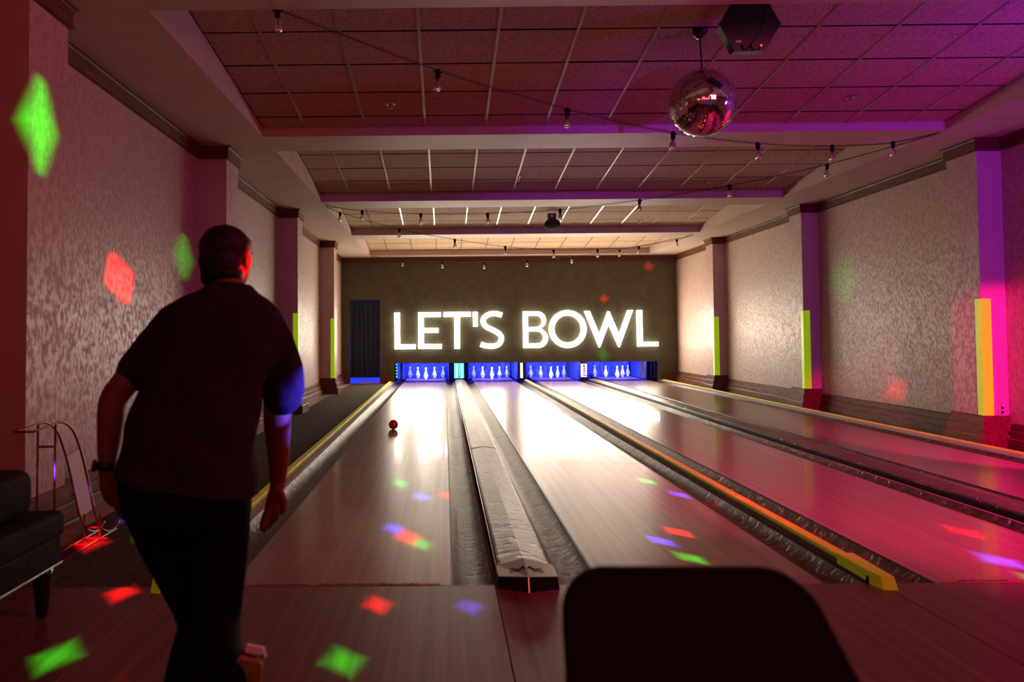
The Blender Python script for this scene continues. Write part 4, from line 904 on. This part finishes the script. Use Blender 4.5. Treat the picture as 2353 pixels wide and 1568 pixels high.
# ------------------------------------------------------------------ chair back in the foreground
t = empty('shell_chair', (.33, -2.75, 0), 'dark chair with rounded back, out of focus at the bottom edge', 'chair')
def shell(mb, pts2, y0, thick, curve):
    n = len(pts2); cx_ = sum(p[0] for p in pts2) / n
    def Y(x, z): return y0 + curve * (x - .05) ** 2 - .35 * (.84 - z)
    vs = [(x, Y(x, z), z) for x, z in pts2] + [(x, Y(x, z) + thick, z) for x, z in pts2]
    vs += [(.03, Y(.03, .55), .55), (.03, Y(.03, .55) + thick, .55)]
    fs = [(k, (k + 1) % n, 2 * n) for k in range(n)] + [((k + 1) % n + n, k + n, 2 * n + 1) for k in range(n)] + [(k, k + n, (k + 1) % n + n, (k + 1) % n) for k in range(n)]
    mb.add(vs, fs)
def rrect(x0, x1, z0, z1, r_, flare=0):
    out = []
    for cx_, cz_, a0 in [(x1 - r_, z1 - r_, 0), (x0 + r_, z1 - r_, 90), (x0 + r_, z0 + r_, 180), (x1 - r_, z0 + r_, 270)]:
        for k in range(9):
            a = math.radians(a0 + 90 * k / 8); out.append((cx_ + r_ * math.cos(a), cz_ + r_ * math.sin(a)))
    return [(x + (flare * (z1 - z) if x > 0 else 0), z) for x, z in out]
mb = MB(); shell(mb, rrect(-.172, .165, .45, .835, .055, .42), 0, .022, .25); o = mb.build('backrest', 'chair_shell', t); 
mb = MB(); pts = [(x, .25 * (x - .05) ** 2 - .35 * (.84 - z) + .004, z) for x, z in rrect(-.176, .169, .45, .839, .058, .42)]; mb.tube(pts + [pts[0]], .007, 8); mb.build('rim', 'black_rubber', t, smooth=True)
soft((-.17, .0, .43), (.22, .42, .46), 'seat', 'chair_shell', .012, t)
for x, y in [(-.15, .02), (.20, .02), (-.15, .40), (.20, .40)]:
    mb = MB(); mb.tube([(x, y, .435), (x * 1.1, y + (.03 if y > .2 else -.03), 0)], .011, 8); mb.build('leg', 'steel', t, smooth=True)

# ------------------------------------------------------------------ party light beams (small projected spots)
def gobo(l, kind):
    l.use_nodes = True; nt = l.node_tree; N, L = nt.nodes, nt.links; em = N.get('Emission')
    tc = N.new('ShaderNodeTexCoord'); sx = N.new('ShaderNodeSeparateXYZ'); L.new(tc.outputs['Normal'], sx.inputs[0])
    def mth(op, a, b=None):
        m_ = N.new('ShaderNodeMath'); m_.operation = op
        for i_, v in enumerate([a, b]):
            if v is None: continue
            if isinstance(v, (int, float)): m_.inputs[i_].default_value = v
            else: L.new(v, m_.inputs[i_])
        return m_.outputs[0]
    u = mth('DIVIDE', sx.outputs[0], sx.outputs[2]); v = mth('DIVIDE', sx.outputs[1], sx.outputs[2])
    t_ = math.tan(l.spot_size / 2)
    au = mth('ABSOLUTE', u); av = mth('ABSOLUTE', v)
    d = mth('DIVIDE', mth('ADD', mth('MULTIPLY', au, kind[0]), mth('MULTIPLY', av, kind[1])), t_)
    mr = N.new('ShaderNodeMapRange'); mr.interpolation_type = 'SMOOTHSTEP'; mr.inputs['From Min'].default_value = 1.0; mr.inputs['From Max'].default_value = .15; L.new(d, mr.inputs['Value'])
    L.new(mr.outputs[0], em.inputs['Strength'])
RED, GRN, BLU = (1, .01, .01), (.03, 1, .02), (.06, .05, 1)
SRC1 = (.9, -5.2, 2.9); SRC2 = (3.6, -5.0, 2.9)
k_spot = 0
def disco(tgt, col, size, power=1.0, src=SRC1, shape=(1, 1), roll=0):
    global k_spot
    d = (Vector(tgt) - Vector(src)).length; deg = math.degrees(2 * math.atan(size / 2 / d))
    o = spot('party_beam', src, tgt, deg, .35, col, power * 650.0 * d * d, .006)
    if roll: o.rotation_euler.rotate_axis('Z', roll)
    gobo(o.data, shape); k_spot += 1
for tgt, col, size, pw in [((-.388, 2.73, 0), GRN, .21, 1.2), ((-.204, 2.17, 0), BLU, .21, 1.8), ((-.02, 2.23, 0), RED, .17, 1.3), ((-.345, 1.17, 0), BLU, .21, 1.4), ((-.25, .945, 0), RED, .25, .9), ((-.16, .78, 0), GRN, .20, .6),
                           ((-.329, -.278, 0), RED, .20, .9), ((.076, -.314, 0), BLU, .19, .9), ((-.405, -.915, 0), GRN, .24, .6), ]:
    disco(tgt, col, size, pw)
for tgt, col, size, pw in [((-2.17, 1.66, -.03), BLU, .20, .9), ((-1.87, 1.13, -.03), GRN, .22, .5), ]:
    disco(tgt, col, size, pw, (-2.0, -5.2, 2.9))
for tgt, col, size, pw in [((1.596, 2.753, 0), GRN, .18, 1.4), ((1.70, 2.185, 0), BLU, .18, 2.0), ((1.996, 1.89, 0), RED, .26, .5), ((1.368, 1.03, 0), RED, .18, 1.6), ((1.213, .816, 0), BLU, .18, 2.0), ((1.272, .453, 0), GRN, .19, .6),
                           ((3.046, .988, 0), RED, .24, .8), ((2.845, .36, 0), BLU, .26, 1.5), ((1.235, -.287, 0), BLU, .19, 1.4), ((2.80, .02, 0), GRN, .20, .3)]:
    disco(tgt, col, size, pw, SRC2)
SRC3 = (2.3, -4.8, 2.8)
disco((-1.486, -.86, 0), GRN, .27, .6, (-1.2, -5.2, 2.9)); disco((-1.541, -.09, 0), RED, .22, 1.0, (-.9, -5.2, 2.9))
disco((-2.13, .95, -.02), RED, .30, 1.0, (-.4, -5.2, 3.5))
disco((PL, .72, 2.42), GRN, .62, .28, SRC3, (1.7, .62)); disco((-2.64, 2.66, 1.67), RED, .44, .8, SRC3, (.9, .7), .5); disco((-2.64, 4.3, 2.0), GRN, .50, .09, SRC3, (1.1, .55))
disco((XR, 8.3, 1.95), GRN, .75, .03, (-1.2, -4.4, 2.9), (1, .6)); disco((XR, 6.95, .42), RED, .50, .10, (-1.2, -4.4, 2.9), (1, .9), .5)
disco((1.64, WY, 3.0), RED, .5, .3, SRC3); disco((4.05, WY, 2.07), RED, .3, .2, SRC3); disco((5.2, WY, 2.9), RED, .45, .12, SRC3)
disco((.30, WY, 1.58), RED, .2, .3, SRC3); disco((4.0, WY, .66), GRN, .6, .05, SRC3)
# beams that catch the bowler
disco((-.700, -1.08, 1.455), RED, .16, .7, (2.6, -1.4, 2.1), (1.2, .6))
disco((-.508, -1.22, 1.00), BLU, .20, 1.2, (2.6, -1.5, 1.5), (1, .6)); disco((-.555, -1.16, .875), BLU, .12, .5, (2.6, -1.5, 1.5), (1.2, .55))
